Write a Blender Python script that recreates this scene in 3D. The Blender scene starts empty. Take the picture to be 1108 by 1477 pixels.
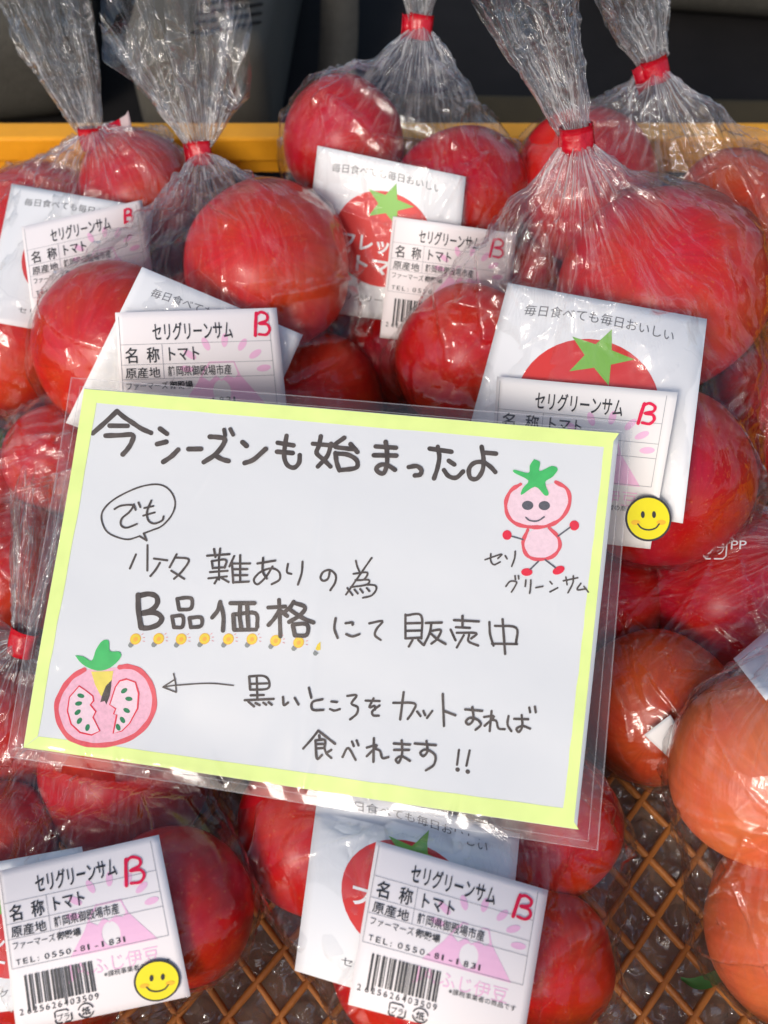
import bpy, bmesh, math, random
import numpy as np
from mathutils import Vector, Matrix
from mathutils.bvhtree import BVHTree
from mathutils.geometry import tessellate_polygon

R_ = math.radians
sc = bpy.context.scene
col = sc.collection
random.seed(7)

# ------------------------------------------------------------------ camera
F = 1500.0; PW, PH = 1108, 1477
TH = R_(30)
CAM = Vector((0, -0.2, 0.466))
FW = Vector((0, math.sin(TH), -math.cos(TH)))
UP = Vector((0, math.cos(TH), math.sin(TH)))
RT = Vector((1, 0, 0))
cd = bpy.data.cameras.new('camera')
cam = bpy.data.objects.new('camera', cd); col.objects.link(cam)
cam.location = CAM; cam.rotation_euler = (TH, 0, 0)
cd.sensor_fit = 'VERTICAL'; cd.sensor_height = 36; cd.lens = 36 * F / PH
cd.clip_start = 0.01; cd.clip_end = 50
cd.dof.use_dof = True; cd.dof.focus_distance = 0.41; cd.dof.aperture_fstop = 9.0
sc.camera = cam

# ------------------------------------------------------------------ light
SUN_EL, SUN_AZ = R_(38), R_(-150)      # azimuth measured from +Y towards +X
w = bpy.data.worlds.new('World'); sc.world = w; w.use_nodes = True
nt = w.node_tree
bg = nt.nodes['Background']
sky = nt.nodes.new('ShaderNodeTexSky'); sky.sky_type = 'NISHITA'; sky.sun_disc = False
sky.sun_elevation = SUN_EL; sky.sun_rotation = SUN_AZ
sky.air_density = 1.0; sky.dust_density = 3.0; sky.ozone_density = 0.8
nt.links.new(sky.outputs[0], bg.inputs[0]); bg.inputs[1].default_value = 0.15
sd = bpy.data.lights.new('sun', 'SUN'); sd.energy = 1.2; sd.angle = R_(14); sd.color = (1, 0.95, 0.88)
sun = bpy.data.objects.new('sun', sd); col.objects.link(sun)
sdir = Vector((math.sin(SUN_AZ) * math.cos(SUN_EL), math.cos(SUN_AZ) * math.cos(SUN_EL), math.sin(SUN_EL)))
sun.rotation_euler = sdir.to_track_quat('Z', 'Y').to_euler()
sc.view_settings.view_transform = 'Standard'; sc.view_settings.look = 'None'
sc.view_settings.exposure = 0.14; sc.view_settings.gamma = 1
sc.cycles.transparent_max_bounces = 40
sc.cycles.max_bounces = 10
sc.cycles.caustics_reflective = False; sc.cycles.caustics_refractive = False
sc.cycles.sample_clamp_indirect = 4

# ------------------------------------------------------------------ helpers
def ray(x, y):
    return FW + RT * ((x - PW / 2) / F) - UP * ((y - PH / 2) / F)
def at(x, y, d):
    return CAM + ray(x, y) * d
def proj(p):
    v = p - CAM; d = v.dot(FW)
    return PW / 2 + v.dot(RT) / d * F, PH / 2 - v.dot(UP) / d * F
def at_z(x, y, z):
    r = ray(x, y); return CAM + r * ((z - CAM.z) / r.z)

def mesh_obj(name, verts, faces, mats, parent=None, smooth=True, midx=None):
    me = bpy.data.meshes.new(name)
    me.from_pydata([tuple(v) for v in verts], [], faces)
    if not isinstance(mats, (list, tuple)): mats = [mats]
    for m in mats: me.materials.append(m)
    if midx is not None: me.polygons.foreach_set('material_index', midx)
    me.polygons.foreach_set('use_smooth', [smooth] * len(me.polygons))
    me.update()
    o = bpy.data.objects.new(name, me); col.objects.link(o)
    if parent is not None: o.parent = parent
    return o
def bm_obj(name, bm, mats, parent=None, smooth=False, bevel=0.0, seg=2):
    if bevel:
        bmesh.ops.bevel(bm, geom=[e for e in bm.edges if e.is_manifold and e.calc_face_angle(0) > 0.5],
                        offset=bevel, segments=seg, affect='EDGES', profile=0.5)
    me = bpy.data.meshes.new(name); bm.to_mesh(me); bm.free()
    if not isinstance(mats, (list, tuple)): mats = [mats]
    for m in mats: me.materials.append(m)
    me.polygons.foreach_set('use_smooth', [smooth] * len(me.polygons))
    o = bpy.data.objects.new(name, me); col.objects.link(o)
    if parent is not None: o.parent = parent
    return o
def add_box(bm, lo, hi, mat=None):
    c = [(a + b) / 2 for a, b in zip(lo, hi)]; s = [b - a for a, b in zip(lo, hi)]
    M = Matrix.Translation(c) @ Matrix.Diagonal((*s, 1))
    if mat is not None: M = mat @ M
    return bmesh.ops.create_cube(bm, size=1, matrix=M)['verts']
def empty(name, loc=(0, 0, 0)):
    o = bpy.data.objects.new(name, None); o.location = loc; o.empty_display_size = 0.02
    col.objects.link(o); return o
def tag(o, label, cat, group=None):
    o['label'] = label; o['category'] = cat
    if group: o['group'] = group
    return o
def rel(o, root):          # keep world-space mesh data under a root that stands elsewhere
    o.parent = root; o.matrix_parent_inverse = Matrix.Translation(root.location).inverted(); return o

# ------------------------------------------------------------------ materials
def new_mat(name):
    m = bpy.data.materials.new(name); m.use_nodes = True
    t = m.node_tree; p = t.nodes['Principled BSDF']
    return m, t, p
def nd(t, typ, **kw):
    n = t.nodes.new(typ)
    for k, v in kw.items():
        if k in n.inputs: n.inputs[k].default_value = v
        else: setattr(n, k, v)
    return n
def plain(name, c, rough=0.6, spec=0.3, noise=0.0, nscale=60, bump=0.0, bscale=300, coat=0.0):
    m, t, p = new_mat(name)
    p.inputs['Base Color'].default_value = (*c, 1); p.inputs['Roughness'].default_value = rough
    p.inputs['Specular IOR Level'].default_value = spec; p.inputs['Coat Weight'].default_value = coat
    g = nd(t, 'ShaderNodeNewGeometry')
    if noise:
        n = nd(t, 'ShaderNodeTexNoise', Scale=nscale, Detail=5.0)
        t.links.new(g.outputs['Position'], n.inputs['Vector'])
        mx = nd(t, 'ShaderNodeMix', data_type='RGBA')
        mx.inputs[6].default_value = (*[x * (1 - noise) for x in c], 1)
        mx.inputs[7].default_value = (*[min(1, x * (1 + noise)) for x in c], 1)
        t.links.new(n.outputs[0], mx.inputs[0]); t.links.new(mx.outputs[2], p.inputs['Base Color'])
    if bump:
        n2 = nd(t, 'ShaderNodeTexNoise', Scale=bscale, Detail=3.0)
        t.links.new(g.outputs['Position'], n2.inputs['Vector'])
        b = nd(t, 'ShaderNodeBump', Strength=bump, Distance=0.001)
        t.links.new(n2.outputs[0], b.inputs['Height']); t.links.new(b.outputs[0], p.inputs['Normal'])
    return m

M = {}
M['paper'] = plain('sheet_paper', (0.70, 0.718, 0.728), 0.7, 0.2, 0.02, 30, 1.0, 22)
M['card'] = plain('card_stock', (0.80, 0.80, 0.80), 0.45, 0.4, 0.02, 40)
M['label'] = plain('label_paper', (0.84, 0.785, 0.775), 0.5, 0.3, 0.02, 50)
M['cream_label'] = plain('label_paper_cream', (0.82, 0.79, 0.76), 0.5, 0.3, 0.02, 50)
M['lime'] = plain('lime_marker', (0.76, 0.92, 0.30), 0.6, 0.2, 0.12, 90)
M['ink'] = plain('marker_ink', (0.075, 0.060, 0.052), 0.6, 0.2, 0.9, 220)
M['print_black'] = plain('print_black', (0.04, 0.04, 0.045), 0.5, 0.3)
M['print_grey'] = plain('print_grey', (0.14, 0.14, 0.15), 0.5, 0.3)
M['rule'] = plain('print_rule', (0.33, 0.33, 0.35), 0.5, 0.3)
M['pink'] = plain('logo_pink', (0.86, 0.50, 0.68), 0.5, 0.3, 0.03, 300)
M['redpen'] = plain('red_marker', (0.75, 0.015, 0.07), 0.5, 0.3, 0.15, 900)
M['print_red'] = plain('card_red', (0.66, 0.045, 0.04), 0.45, 0.4, 0.04, 60)
M['print_green'] = plain('card_green', (0.22, 0.48, 0.08), 0.45, 0.4)
M['white_print'] = plain('white_print', (0.82, 0.82, 0.82), 0.5, 0.3)
M['pencil_pink'] = plain('pencil_pink', (0.84, 0.46, 0.56), 0.8, 0.1, 0.22, 700)
M['pencil_pale'] = plain('pencil_pale', (0.84, 0.62, 0.68), 0.8, 0.1, 0.15, 700)
M['crayon_red'] = plain('crayon_red', (0.72, 0.10, 0.12), 0.8, 0.1, 0.2, 500)
M['crayon_red2'] = plain('crayon_bright_red', (0.75, 0.03, 0.06), 0.8, 0.1, 0.2, 500)
M['crayon_green'] = plain('crayon_green', (0.06, 0.48, 0.13), 0.8, 0.1, 0.25, 300)
M['seed_green'] = plain('crayon_dark_green', (0.02, 0.20, 0.08), 0.8, 0.1, 0.25, 500)
M['crayon_yellow'] = plain('crayon_yellow', (0.80, 0.66, 0.12), 0.8, 0.1, 0.15, 400)
M['grey_pen'] = plain('grey_pen', (0.10, 0.10, 0.12), 0.7, 0.2, 0.3, 700)
M['bulb_yellow'] = plain('bulb_yellow', (0.80, 0.60, 0.05), 0.6, 0.2, 0.1, 500)
M['bulb_orange'] = plain('bulb_orange', (0.85, 0.42, 0.06), 0.6, 0.2)
M['bulb_grey'] = plain('bulb_grey', (0.25, 0.27, 0.26), 0.6, 0.2)
M['smile_yellow'] = plain('smiley_yellow', (0.86, 0.74, 0.015), 0.35, 0.4, 0.06, 120)
M['smile_cheek'] = plain('smiley_cheek', (0.88, 0.50, 0.03), 0.35, 0.4)
M['tape'] = plain('red_tape', (0.46, 0.002, 0.014), 0.25, 0.5, 0.2, 250, 0.6, 420, 0.2)
M['tape_back'] = plain('tape_back', (0.55, 0.42, 0.42), 0.6, 0.3)
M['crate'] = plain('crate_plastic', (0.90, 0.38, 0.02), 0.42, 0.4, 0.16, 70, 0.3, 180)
M['lattice'] = plain('crate_plastic_shaded', (0.50, 0.185, 0.045), 0.4, 0.4, 0.28, 60, 0.3, 250)  # crate orange darkened, the floor's shade put into the colour
M['floor'] = plain('dark_ground', (0.012, 0.011, 0.011), 0.8, 0.2, 0.3, 40, 0.5, 600)
M['bgA'] = plain('grey_fabric', (0.070, 0.066, 0.056), 0.9, 0.1, 0.2, 200, 0.8, 900)
M['bgB'] = plain('grey_panel', (0.105, 0.098, 0.082), 0.7, 0.2, 0.08, 60, 0.4, 1200)
M['bgC'] = plain('olive_ledge', (0.060, 0.045, 0.022), 0.8, 0.2, 0.15, 50, 0.3, 700)
M['bgK'] = plain('black_plastic', (0.006, 0.006, 0.006), 0.6, 0.2)
M['leaf'] = plain('leaf_green', (0.05, 0.16, 0.03), 0.45, 0.4, 0.3, 300)

def tomato_mat():
    m, t, p = new_mat('tomato_skin')
    oi = nd(t, 'ShaderNodeObjectInfo')
    tc = nd(t, 'ShaderNodeTexCoord')
    # fine freckles, broad blush, faint meridian streaks
    n1 = nd(t, 'ShaderNodeTexNoise', Scale=28.0, Detail=3.0)
    n2 = nd(t, 'ShaderNodeTexNoise', Scale=700.0, Detail=2.0)
    uvm = nd(t, 'ShaderNodeMapping'); uvm.inputs['Scale'].default_value = (70, 3, 1)
    n3 = nd(t, 'ShaderNodeTexNoise', Scale=1.0, Detail=3.0)
    t.links.new(tc.outputs['Object'], n1.inputs['Vector']); t.links.new(tc.outputs['Object'], n2.inputs['Vector'])
    t.links.new(tc.outputs['UV'], uvm.inputs[0]); t.links.new(uvm.outputs[0], n3.inputs['Vector'])
    hs = nd(t, 'ShaderNodeHueSaturation')
    t.links.new(oi.outputs['Color'], hs.inputs['Color'])
    r1 = nd(t, 'ShaderNodeMapRange'); r1.inputs[1].default_value = .35; r1.inputs[2].default_value = .7
    r1.inputs[3].default_value = 0.996; r1.inputs[4].default_value = 1.012
    t.links.new(n1.outputs[0], r1.inputs[0])
    sub = nd(t, 'ShaderNodeMath', operation='SUBTRACT'); t.links.new(r1.outputs[0], sub.inputs[0]); sub.inputs[1].default_value = .5
    t.links.new(sub.outputs[0], hs.inputs['Hue'])
    r2 = nd(t, 'ShaderNodeMapRange'); r2.inputs[1].default_value = .3; r2.inputs[2].default_value = .75
    r2.inputs[3].default_value = 0.90; r2.inputs[4].default_value = 1.13
    t.links.new(n3.outputs[0], r2.inputs[0]); t.links.new(r2.outputs[0], hs.inputs['Value'])
    mx = nd(t, 'ShaderNodeMix', data_type='RGBA')
    sp = nd(t, 'ShaderNodeMapRange'); sp.inputs[1].default_value = .62; sp.inputs[2].default_value = .75; sp.inputs[4].default_value = .20
    t.links.new(n2.outputs[0], sp.inputs[0]); t.links.new(sp.outputs[0], mx.inputs[0])
    t.links.new(hs.outputs[0], mx.inputs[6]); mx.inputs[7].default_value = (0.75, 0.30, 0.08, 1)
    t.links.new(mx.outputs[2], p.inputs['Base Color'])
    p.inputs['Roughness'].default_value = 0.30; p.inputs['Specular IOR Level'].default_value = 0.20
    p.inputs['Subsurface Weight'].default_value = 0.06
    p.inputs['Subsurface Radius'].default_value = (0.006, 0.002, 0.001); p.inputs['Subsurface Scale'].default_value = 1.0
    b = nd(t, 'ShaderNodeBump', Strength=0.04, Distance=0.001)
    t.links.new(n2.outputs[0], b.inputs['Height']); t.links.new(b.outputs[0], p.inputs['Normal'])
    return m
M['tomato'] = tomato_mat()

def film_mat(name, haze=0.004, bump=0.42, milk=0.72, rough=0.03, crumple=1.0, fres=0.042):
    m, t, p = new_mat(name); t.nodes.remove(p)
    out = t.nodes['Material Output']
    tc = nd(t, 'ShaderNodeTexCoord')
    at_ = nd(t, 'ShaderNodeAttribute', attribute_name='crush')
    # radiating streaks (UV runs round and along the bag)
    mp = nd(t, 'ShaderNodeMapping'); mp.inputs['Scale'].default_value = (110, 6, 1)
    st = nd(t, 'ShaderNodeTexNoise', Scale=1.0, Detail=4.0, Roughness=0.65)
    t.links.new(tc.outputs['UV'], mp.inputs[0]); t.links.new(mp.outputs[0], st.inputs['Vector'])
    # random straight creases: distance to the edges of distorted cells
    dn = nd(t, 'ShaderNodeTexNoise', Scale=40.0, Detail=2.0)
    add = nd(t, 'ShaderNodeVectorMath', operation='MULTIPLY_ADD')
    t.links.new(tc.outputs['Object'], dn.inputs['Vector'])
    t.links.new(dn.outputs['Color'], add.inputs[0]); add.inputs[1].default_value = (.02, .02, .02)
    t.links.new(tc.outputs['Object'], add.inputs[2])
    vo = nd(t, 'ShaderNodeTexVoronoi', Scale=75.0, feature='F1')
    t.links.new(add.outputs[0], vo.inputs['Vector'])
    no = nd(t, 'ShaderNodeTexNoise', Scale=90.0, Detail=3.0)
    t.links.new(tc.outputs['Object'], no.inputs['Vector'])
    b1 = nd(t, 'ShaderNodeBump', Strength=bump * crumple, Distance=0.004)
    t.links.new(vo.outputs['Distance'], b1.inputs['Height'])
    b2 = nd(t, 'ShaderNodeBump', Strength=bump, Distance=0.002)
    t.links.new(no.outputs[0], b2.inputs['Height']); t.links.new(b1.outputs[0], b2.inputs['Normal'])
    b3 = nd(t, 'ShaderNodeBump', Distance=0.0022)
    sc_ = nd(t, 'ShaderNodeMath', operation='MULTIPLY_ADD'); sc_.inputs[1].default_value = 0.9; sc_.inputs[2].default_value = 0.12
    t.links.new(at_.outputs['Fac'], sc_.inputs[0]); t.links.new(sc_.outputs[0], b3.inputs['Strength'])
    t.links.new(st.outputs[0], b3.inputs['Height']); t.links.new(b2.outputs[0], b3.inputs['Normal'])
    lw = nd(t, 'ShaderNodeLayerWeight', Blend=0.5); t.links.new(b3.outputs[0], lw.inputs['Normal'])
    pw = nd(t, 'ShaderNodeMath', operation='POWER'); t.links.new(lw.outputs['Facing'], pw.inputs[0]); pw.inputs[1].default_value = 3.4
    ma = nd(t, 'ShaderNodeMath', operation='MULTIPLY_ADD'); ma.inputs[1].default_value = 0.8; ma.inputs[2].default_value = fres
    t.links.new(pw.outputs[0], ma.inputs[0])
    mf = nd(t, 'ShaderNodeMath', operation='MULTIPLY_ADD', use_clamp=True); mf.inputs[1].default_value = 0.19   # stacked layers reflect more
    t.links.new(at_.outputs['Fac'], mf.inputs[0]); t.links.new(ma.outputs[0], mf.inputs[2]); ma = mf
    tr = nd(t, 'ShaderNodeBsdfTransparent'); gl = nd(t, 'ShaderNodeBsdfGlossy', Roughness=rough)
    t.links.new(b3.outputs[0], gl.inputs['Normal'])
    mix = nd(t, 'ShaderNodeMixShader')
    t.links.new(ma.outputs[0], mix.inputs[0]); t.links.new(tr.outputs[0], mix.inputs[1]); t.links.new(gl.outputs[0], mix.inputs[2])
    df = nd(t, 'ShaderNodeBsdfDiffuse'); df.inputs[0].default_value = (.95, .95, .95, 1)
    tl = nd(t, 'ShaderNodeBsdfTranslucent'); tl.inputs[0].default_value = (.95, .95, .95, 1)
    dm = nd(t, 'ShaderNodeMixShader'); dm.inputs[0].default_value = 0.5
    t.links.new(df.outputs[0], dm.inputs[1]); t.links.new(tl.outputs[0], dm.inputs[2])
    # milkiness: where the film is crushed together its many folds scatter light
    sr = nd(t, 'ShaderNodeMapRange'); sr.inputs[1].default_value = .50; sr.inputs[2].default_value = .60
    sr.inputs[3].default_value = 0.03; sr.inputs[4].default_value = 1.0
    t.links.new(st.outputs[0], sr.inputs[0])
    m1 = nd(t, 'ShaderNodeMath', operation='MULTIPLY'); t.links.new(at_.outputs['Fac'], m1.inputs[0]); t.links.new(sr.outputs[0], m1.inputs[1])
    # sharp creases turn white along their line
    ve = nd(t, 'ShaderNodeTexVoronoi', Scale=34.0, feature='DISTANCE_TO_EDGE'); t.links.new(add.outputs[0], ve.inputs['Vector'])
    cl = nd(t, 'ShaderNodeMapRange'); cl.inputs[1].default_value = 0.004; cl.inputs[2].default_value = 0.014; cl.inputs[3].default_value = .10; cl.inputs[4].default_value = 0.0
    t.links.new(ve.outputs['Distance'], cl.inputs[0])
    cm = nd(t, 'ShaderNodeTexNoise', Scale=55.0, Detail=1.0); t.links.new(tc.outputs['Object'], cm.inputs['Vector'])
    cmr = nd(t, 'ShaderNodeMapRange'); cmr.inputs[1].default_value = .50; cmr.inputs[2].default_value = .64; t.links.new(cm.outputs[0], cmr.inputs[0])
    cx = nd(t, 'ShaderNodeMath', operation='MULTIPLY'); t.links.new(cl.outputs[0], cx.inputs[0]); t.links.new(cmr.outputs[0], cx.inputs[1])
    cy = nd(t, 'ShaderNodeMath', operation='MULTIPLY'); t.links.new(cx.outputs[0], cy.inputs[0]); cy.inputs[1].default_value = crumple
    cz = nd(t, 'ShaderNodeMath', operation='ADD'); t.links.new(m1.outputs[0], cz.inputs[0]); t.links.new(cy.outputs[0], cz.inputs[1]); m1 = cz
    m2 = nd(t, 'ShaderNodeMath', operation='MULTIPLY_ADD'); t.links.new(m1.outputs[0], m2.inputs[0])
    m2.inputs[1].default_value = milk; m2.inputs[2].default_value = haze
    mx = nd(t, 'ShaderNodeMixShader')
    t.links.new(m2.outputs[0], mx.inputs[0]); t.links.new(mix.outputs[0], mx.inputs[1]); t.links.new(dm.outputs[0], mx.inputs[2])
    t.links.new(mx.outputs[0], out.inputs['Surface'])
    return m
M['film'] = film_mat('bag_film')
M['sleeve'] = film_mat('sleeve_film', haze=0.010, bump=0.02, milk=0.1, rough=0.06, crumple=0.0, fres=0.034)
M['weld'] = film_mat('sleeve_weld', haze=0.22, bump=0.1, milk=0.2, rough=0.15)
M['bubble'] = film_mat('bubble_film', haze=0.09, bump=1.0, milk=0.3, rough=0.08, fres=0.12)

# ------------------------------------------------------------------ sign plane
SN = Vector((-.16, -.359, .919)).normalized()
S0 = at(465, 870, .4)
def splane(x, y):
    r = ray(x, y); return CAM + r * ((S0 - CAM).dot(SN) / r.dot(SN))
SX = (splane(893, 625) - splane(122, 560)).normalized()
SY = SN.cross(SX).normalized()          # towards the far (upper) side
SLEEVE = [splane(*q) for q in ((104, 545), (912, 610), (862, 1226), (12, 1091))]
SL2 = [((p - S0).dot(SX), (p - S0).dot(SY)) for p in SLEEVE]
def in_sign(x, y, grow=0.004):
    for i in range(4):
        ax, ay = SL2[i]; bx, by = SL2[(i + 1) % 4]
        ex, ey = bx - ax, by - ay; L = math.hypot(ex, ey)
        if ((x - ax) * ey - (y - ay) * ex) / L < -grow: return False
    return True
def under_sign(p, gap=0.0028):
    v = p - S0; h = v.dot(SN)
    if h > -gap:
        x, y = v.dot(SX), v.dot(SY)
        if in_sign(x, y): return p - SN * (h + gap)
    return p
def wave(x, y):
    return 0.0007 * math.sin(x * 32 + 1.2 + y * 14) + 0.0005 * math.sin(y * 47 - x * 25 + .4) + 0.0005 * (x / .1) ** 2
def SG(px, py, h=0.0):        # a spot on the sign sheet, h metres above it
    p = splane(px, py); x = (p - S0).dot(SX); y = (p - S0).dot(SY)
    return p + SN * (h + wave(x, y))

# ------------------------------------------------------------------ flat print on any surface
FONT_CACHE = {}
def text_shapes(s, bold=0.0):
    key = (s, bold)
    if key in FONT_CACHE: return FONT_CACHE[key]
    c = bpy.data.curves.new('t', 'FONT'); c.body = s; c.resolution_u = 3; c.offset = bold
    o = bpy.data.objects.new('t', c); col.objects.link(o)
    dg = bpy.context.evaluated_depsgraph_get()
    me = bpy.data.meshes.new_from_object(o.evaluated_get(dg))
    v = [(q.co.x, q.co.y) for q in me.vertices]; f = [tuple(p.vertices) for p in me.polygons]
    bpy.data.objects.remove(o); bpy.data.curves.remove(c); bpy.data.meshes.remove(me)
    FONT_CACHE[key] = (v, f); return v, f
def catmull(pts, n=5):
    if len(pts) < 3: return pts
    P = [np.array(p, float) for p in pts]
    P = [2 * P[0] - P[1]] + P + [2 * P[-1] - P[-2]]
    out = []
    for i in range(1, len(P) - 2):
        a, b, c, d = P[i - 1:i + 3]
        for k in range(n):
            t = k / n
            out.append(0.5 * ((2 * b) + (-a + c) * t + (2 * a - 5 * b + 4 * c - d) * t * t + (-a + 3 * b - 3 * c + d) * t ** 3))
    out.append(P[-2]); return [tuple(o) for o in out]
class Print:
    """collects coloured shapes in a 2-D space; build() lays them on a surface function fn(x, y, h)"""
    def __init__(s): s.v = []; s.f = []; s.m = []; s.mats = []; s.n = 0
    def mi(s, m):
        if m not in s.mats: s.mats.append(m)
        return s.mats.index(m)
    def raw(s, v, f, m, h):
        b = len(s.v); s.v += [(x, y, h) for x, y in v]; k = s.mi(m)
        for q in f: s.f.append(tuple(b + i for i in q)); s.m.append(k)
    def poly(s, pts, m, h, grid=None):
        if grid:
            bm = bmesh.new()
            vs = [bm.verts.new((x, y, 0)) for x, y in pts]
            tri = tessellate_polygon([[Vector((x, y, 0)) for x, y in pts]])
            for a, b, c in tri:
                try: bm.faces.new((vs[a], vs[b], vs[c]))
                except ValueError: pass
            xs = [p[0] for p in pts]; ys = [p[1] for p in pts]
            for ax, lo, hi in ((0, min(xs), max(xs)), (1, min(ys), max(ys))):
                k = lo + grid
                while k < hi:
                    no = [0, 0, 0]; no[ax] = 1; co = [0, 0, 0]; co[ax] = k
                    bmesh.ops.bisect_plane(bm, geom=bm.verts[:] + bm.edges[:] + bm.faces[:], plane_co=co, plane_no=no)
                    k += grid
            bm.verts.index_update()
            s.raw([(v.co.x, v.co.y) for v in bm.verts], [tuple(v.index for v in f.verts) for f in bm.faces], m, h)
            bm.free()
        else:
            tri = tessellate_polygon([[Vector((x, y, 0)) for x, y in pts]])
            s.raw(pts, tri, m, h)
    def ellipse(s, cx, cy, rx, ry, m, h, rot=0, grid=None, n=40):
        c, q = math.cos(rot), math.sin(rot)
        s.poly([(cx + rx * math.cos(a) * c - ry * math.sin(a) * q, cy + rx * math.cos(a) * q + ry * math.sin(a) * c)
                for a in [2 * math.pi * i / n for i in range(n)]], m, h, grid)
    def rect(s, x0, y0, x1, y1, m, h, grid=None):
        if grid:
            nx = max(1, int(abs(x1 - x0) / grid)); ny = max(1, int(abs(y1 - y0) / grid))
            v = [(x0 + (x1 - x0) * i / nx, y0 + (y1 - y0) * j / ny) for j in range(ny + 1) for i in range(nx + 1)]
            f = [(j * (nx + 1) + i, j * (nx + 1) + i + 1, (j + 1) * (nx + 1) + i + 1, (j + 1) * (nx + 1) + i) for j in range(ny) for i in range(nx)]
            s.raw(v, f, m, h)
        else: s.raw([(x0, y0), (x1, y0), (x1, y1), (x0, y1)], [(0, 1, 2, 3)], m, h)
    def stroke(s, pts, w, m, h, smooth=True, jit=0.06, dh=1.5e-5):
        """a pen stroke: ribbon with round ends, a touch uneven, rising slightly so loops never share a plane"""
        if smooth: pts = catmull(pts)
        out = [pts[0]]
        for p in pts[1:]:
            if math.hypot(p[0] - out[-1][0], p[1] - out[-1][1]) > w * .12: out.append(p)
        if len(out) < 2: out.append((out[0][0] + w * .2, out[0][1]))
        n = len(out); b0 = len(s.v); k = s.mi(m); hw = w / 2
        h = h + (s.n % 14) * 2.2e-5; s.n += 1
        L = []; Rr = []
        ph = random.random() * 6
        for i in range(n):
            a = out[max(0, i - 1)]; c = out[min(n - 1, i + 1)]
            dx, dy = c[0] - a[0], c[1] - a[1]; l = math.hypot(dx, dy) or 1
            ww = hw * (1 + jit * math.sin(i * 1.1 + ph) + jit * (random.random() - .5))
            hh = h + dh * i / n
            s.v.append((out[i][0] - dy / l * ww, out[i][1] + dx / l * ww, hh)); s.v.append((out[i][0] + dy / l * ww, out[i][1] - dx / l * ww, hh))
        for i in range(n - 1):
            s.f.append((b0 + 2 * i, b0 + 2 * i + 1, b0 + 2 * i + 3, b0 + 2 * i + 2)); s.m.append(k)
        for end in (0, n - 1):
            p = out[end]; q = out[1] if end == 0 else out[n - 2]
            dx, dy = p[0] - q[0], p[1] - q[1]; l = math.hypot(dx, dy) or 1; a0 = math.atan2(dy, dx)
            hh = h + dh * end / n
            b = len(s.v)
            iL, iR = b0 + 2 * end, b0 + 2 * end + 1
            arc = []
            for j in range(1, 6):
                a = a0 - math.pi / 2 + math.pi * j / 6
                s.v.append((p[0] + math.cos(a) * hw, p[1] + math.sin(a) * hw, hh)); arc.append(len(s.v) - 1)
            # which side does the arc start on
            ring = [iL] + arc + [iR]
            x0, y0, _ = s.v[iL]
            if math.hypot(x0 - s.v[arc[0]][0], y0 - s.v[arc[0]][1]) > math.hypot(x0 - s.v[arc[-1]][0], y0 - s.v[arc[-1]][1]): ring = [iR] + arc + [iL]
            s.f.append(tuple(ring)); s.m.append(k)
    def text(s, t, x, y, h, size, m, width=None, flipy=True, bold=0.0, rot=0.0, shear=0.0, sx=1.0, arc=0.0):
        v, f = text_shapes(t, bold)
        if not v: return
        xs = [p[0] for p in v]; x0, x1 = min(xs), max(xs)
        kx = size * sx if width is None else width / (x1 - x0)
        c, q = math.cos(rot), math.sin(rot); o = []
        for a, b in v:
            X = (a - x0) * kx; Y = b * size; X += shear * Y
            if arc: Y += arc * (1 - ((X / ((x1 - x0) * kx)) * 2 - 1) ** 2)
            if flipy: Y = -Y
            o.append((x + X * c - Y * q, y + X * q + Y * c))
        s.raw(o, f, m, h)
    def build(s, name, fn, parent, label=None):
        vs = [fn(x, y, h) for x, y, h in s.v]
        o = mesh_obj(name, vs, s.f, s.mats, None, False, s.m)
        me = o.data
        # face the prints to the viewer's side consistently
        if parent is not None: rel(o, parent)
        if label: o['label'] = label
        return o

# ------------------------------------------------------------------ the setting
def plane_obj(name, x0, x1, y0, y1, z, mat, n=1):
    v = [(x0 + (x1 - x0) * i / n, y0 + (y1 - y0) * j / n, z) for j in range(n + 1) for i in range(n + 1)]
    f = [(j * (n + 1) + i, j * (n + 1) + i + 1, (j + 1) * (n + 1) + i + 1, (j + 1) * (n + 1) + i) for j in range(n) for i in range(n)]
    return mesh_obj(name, v, f, mat, None, False)
g = plane_obj('ground', -4, 4, -4, 4, -0.022, M['floor'], 8); g['kind'] = 'structure'

def rounded_block(name, lo, hi, mat, rad, parent=None, rz=0, tilt=0, wob=0.0):
    bm = bmesh.new(); add_box(bm, lo, hi)
    bmesh.ops.bevel(bm, geom=bm.edges[:], offset=rad, segments=5, affect='EDGES', profile=0.5)
    c = Vector([(a + b) / 2 for a, b in zip(lo, hi)])
    bmesh.ops.rotate(bm, verts=bm.verts, cent=c, matrix=Matrix.Rotation(rz, 3, 'Z') @ Matrix.Rotation(tilt, 3, 'X'))
    o = bm_obj(name, bm, mat, None, True)
    if parent is not None: rel(o, parent)
    return o

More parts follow.
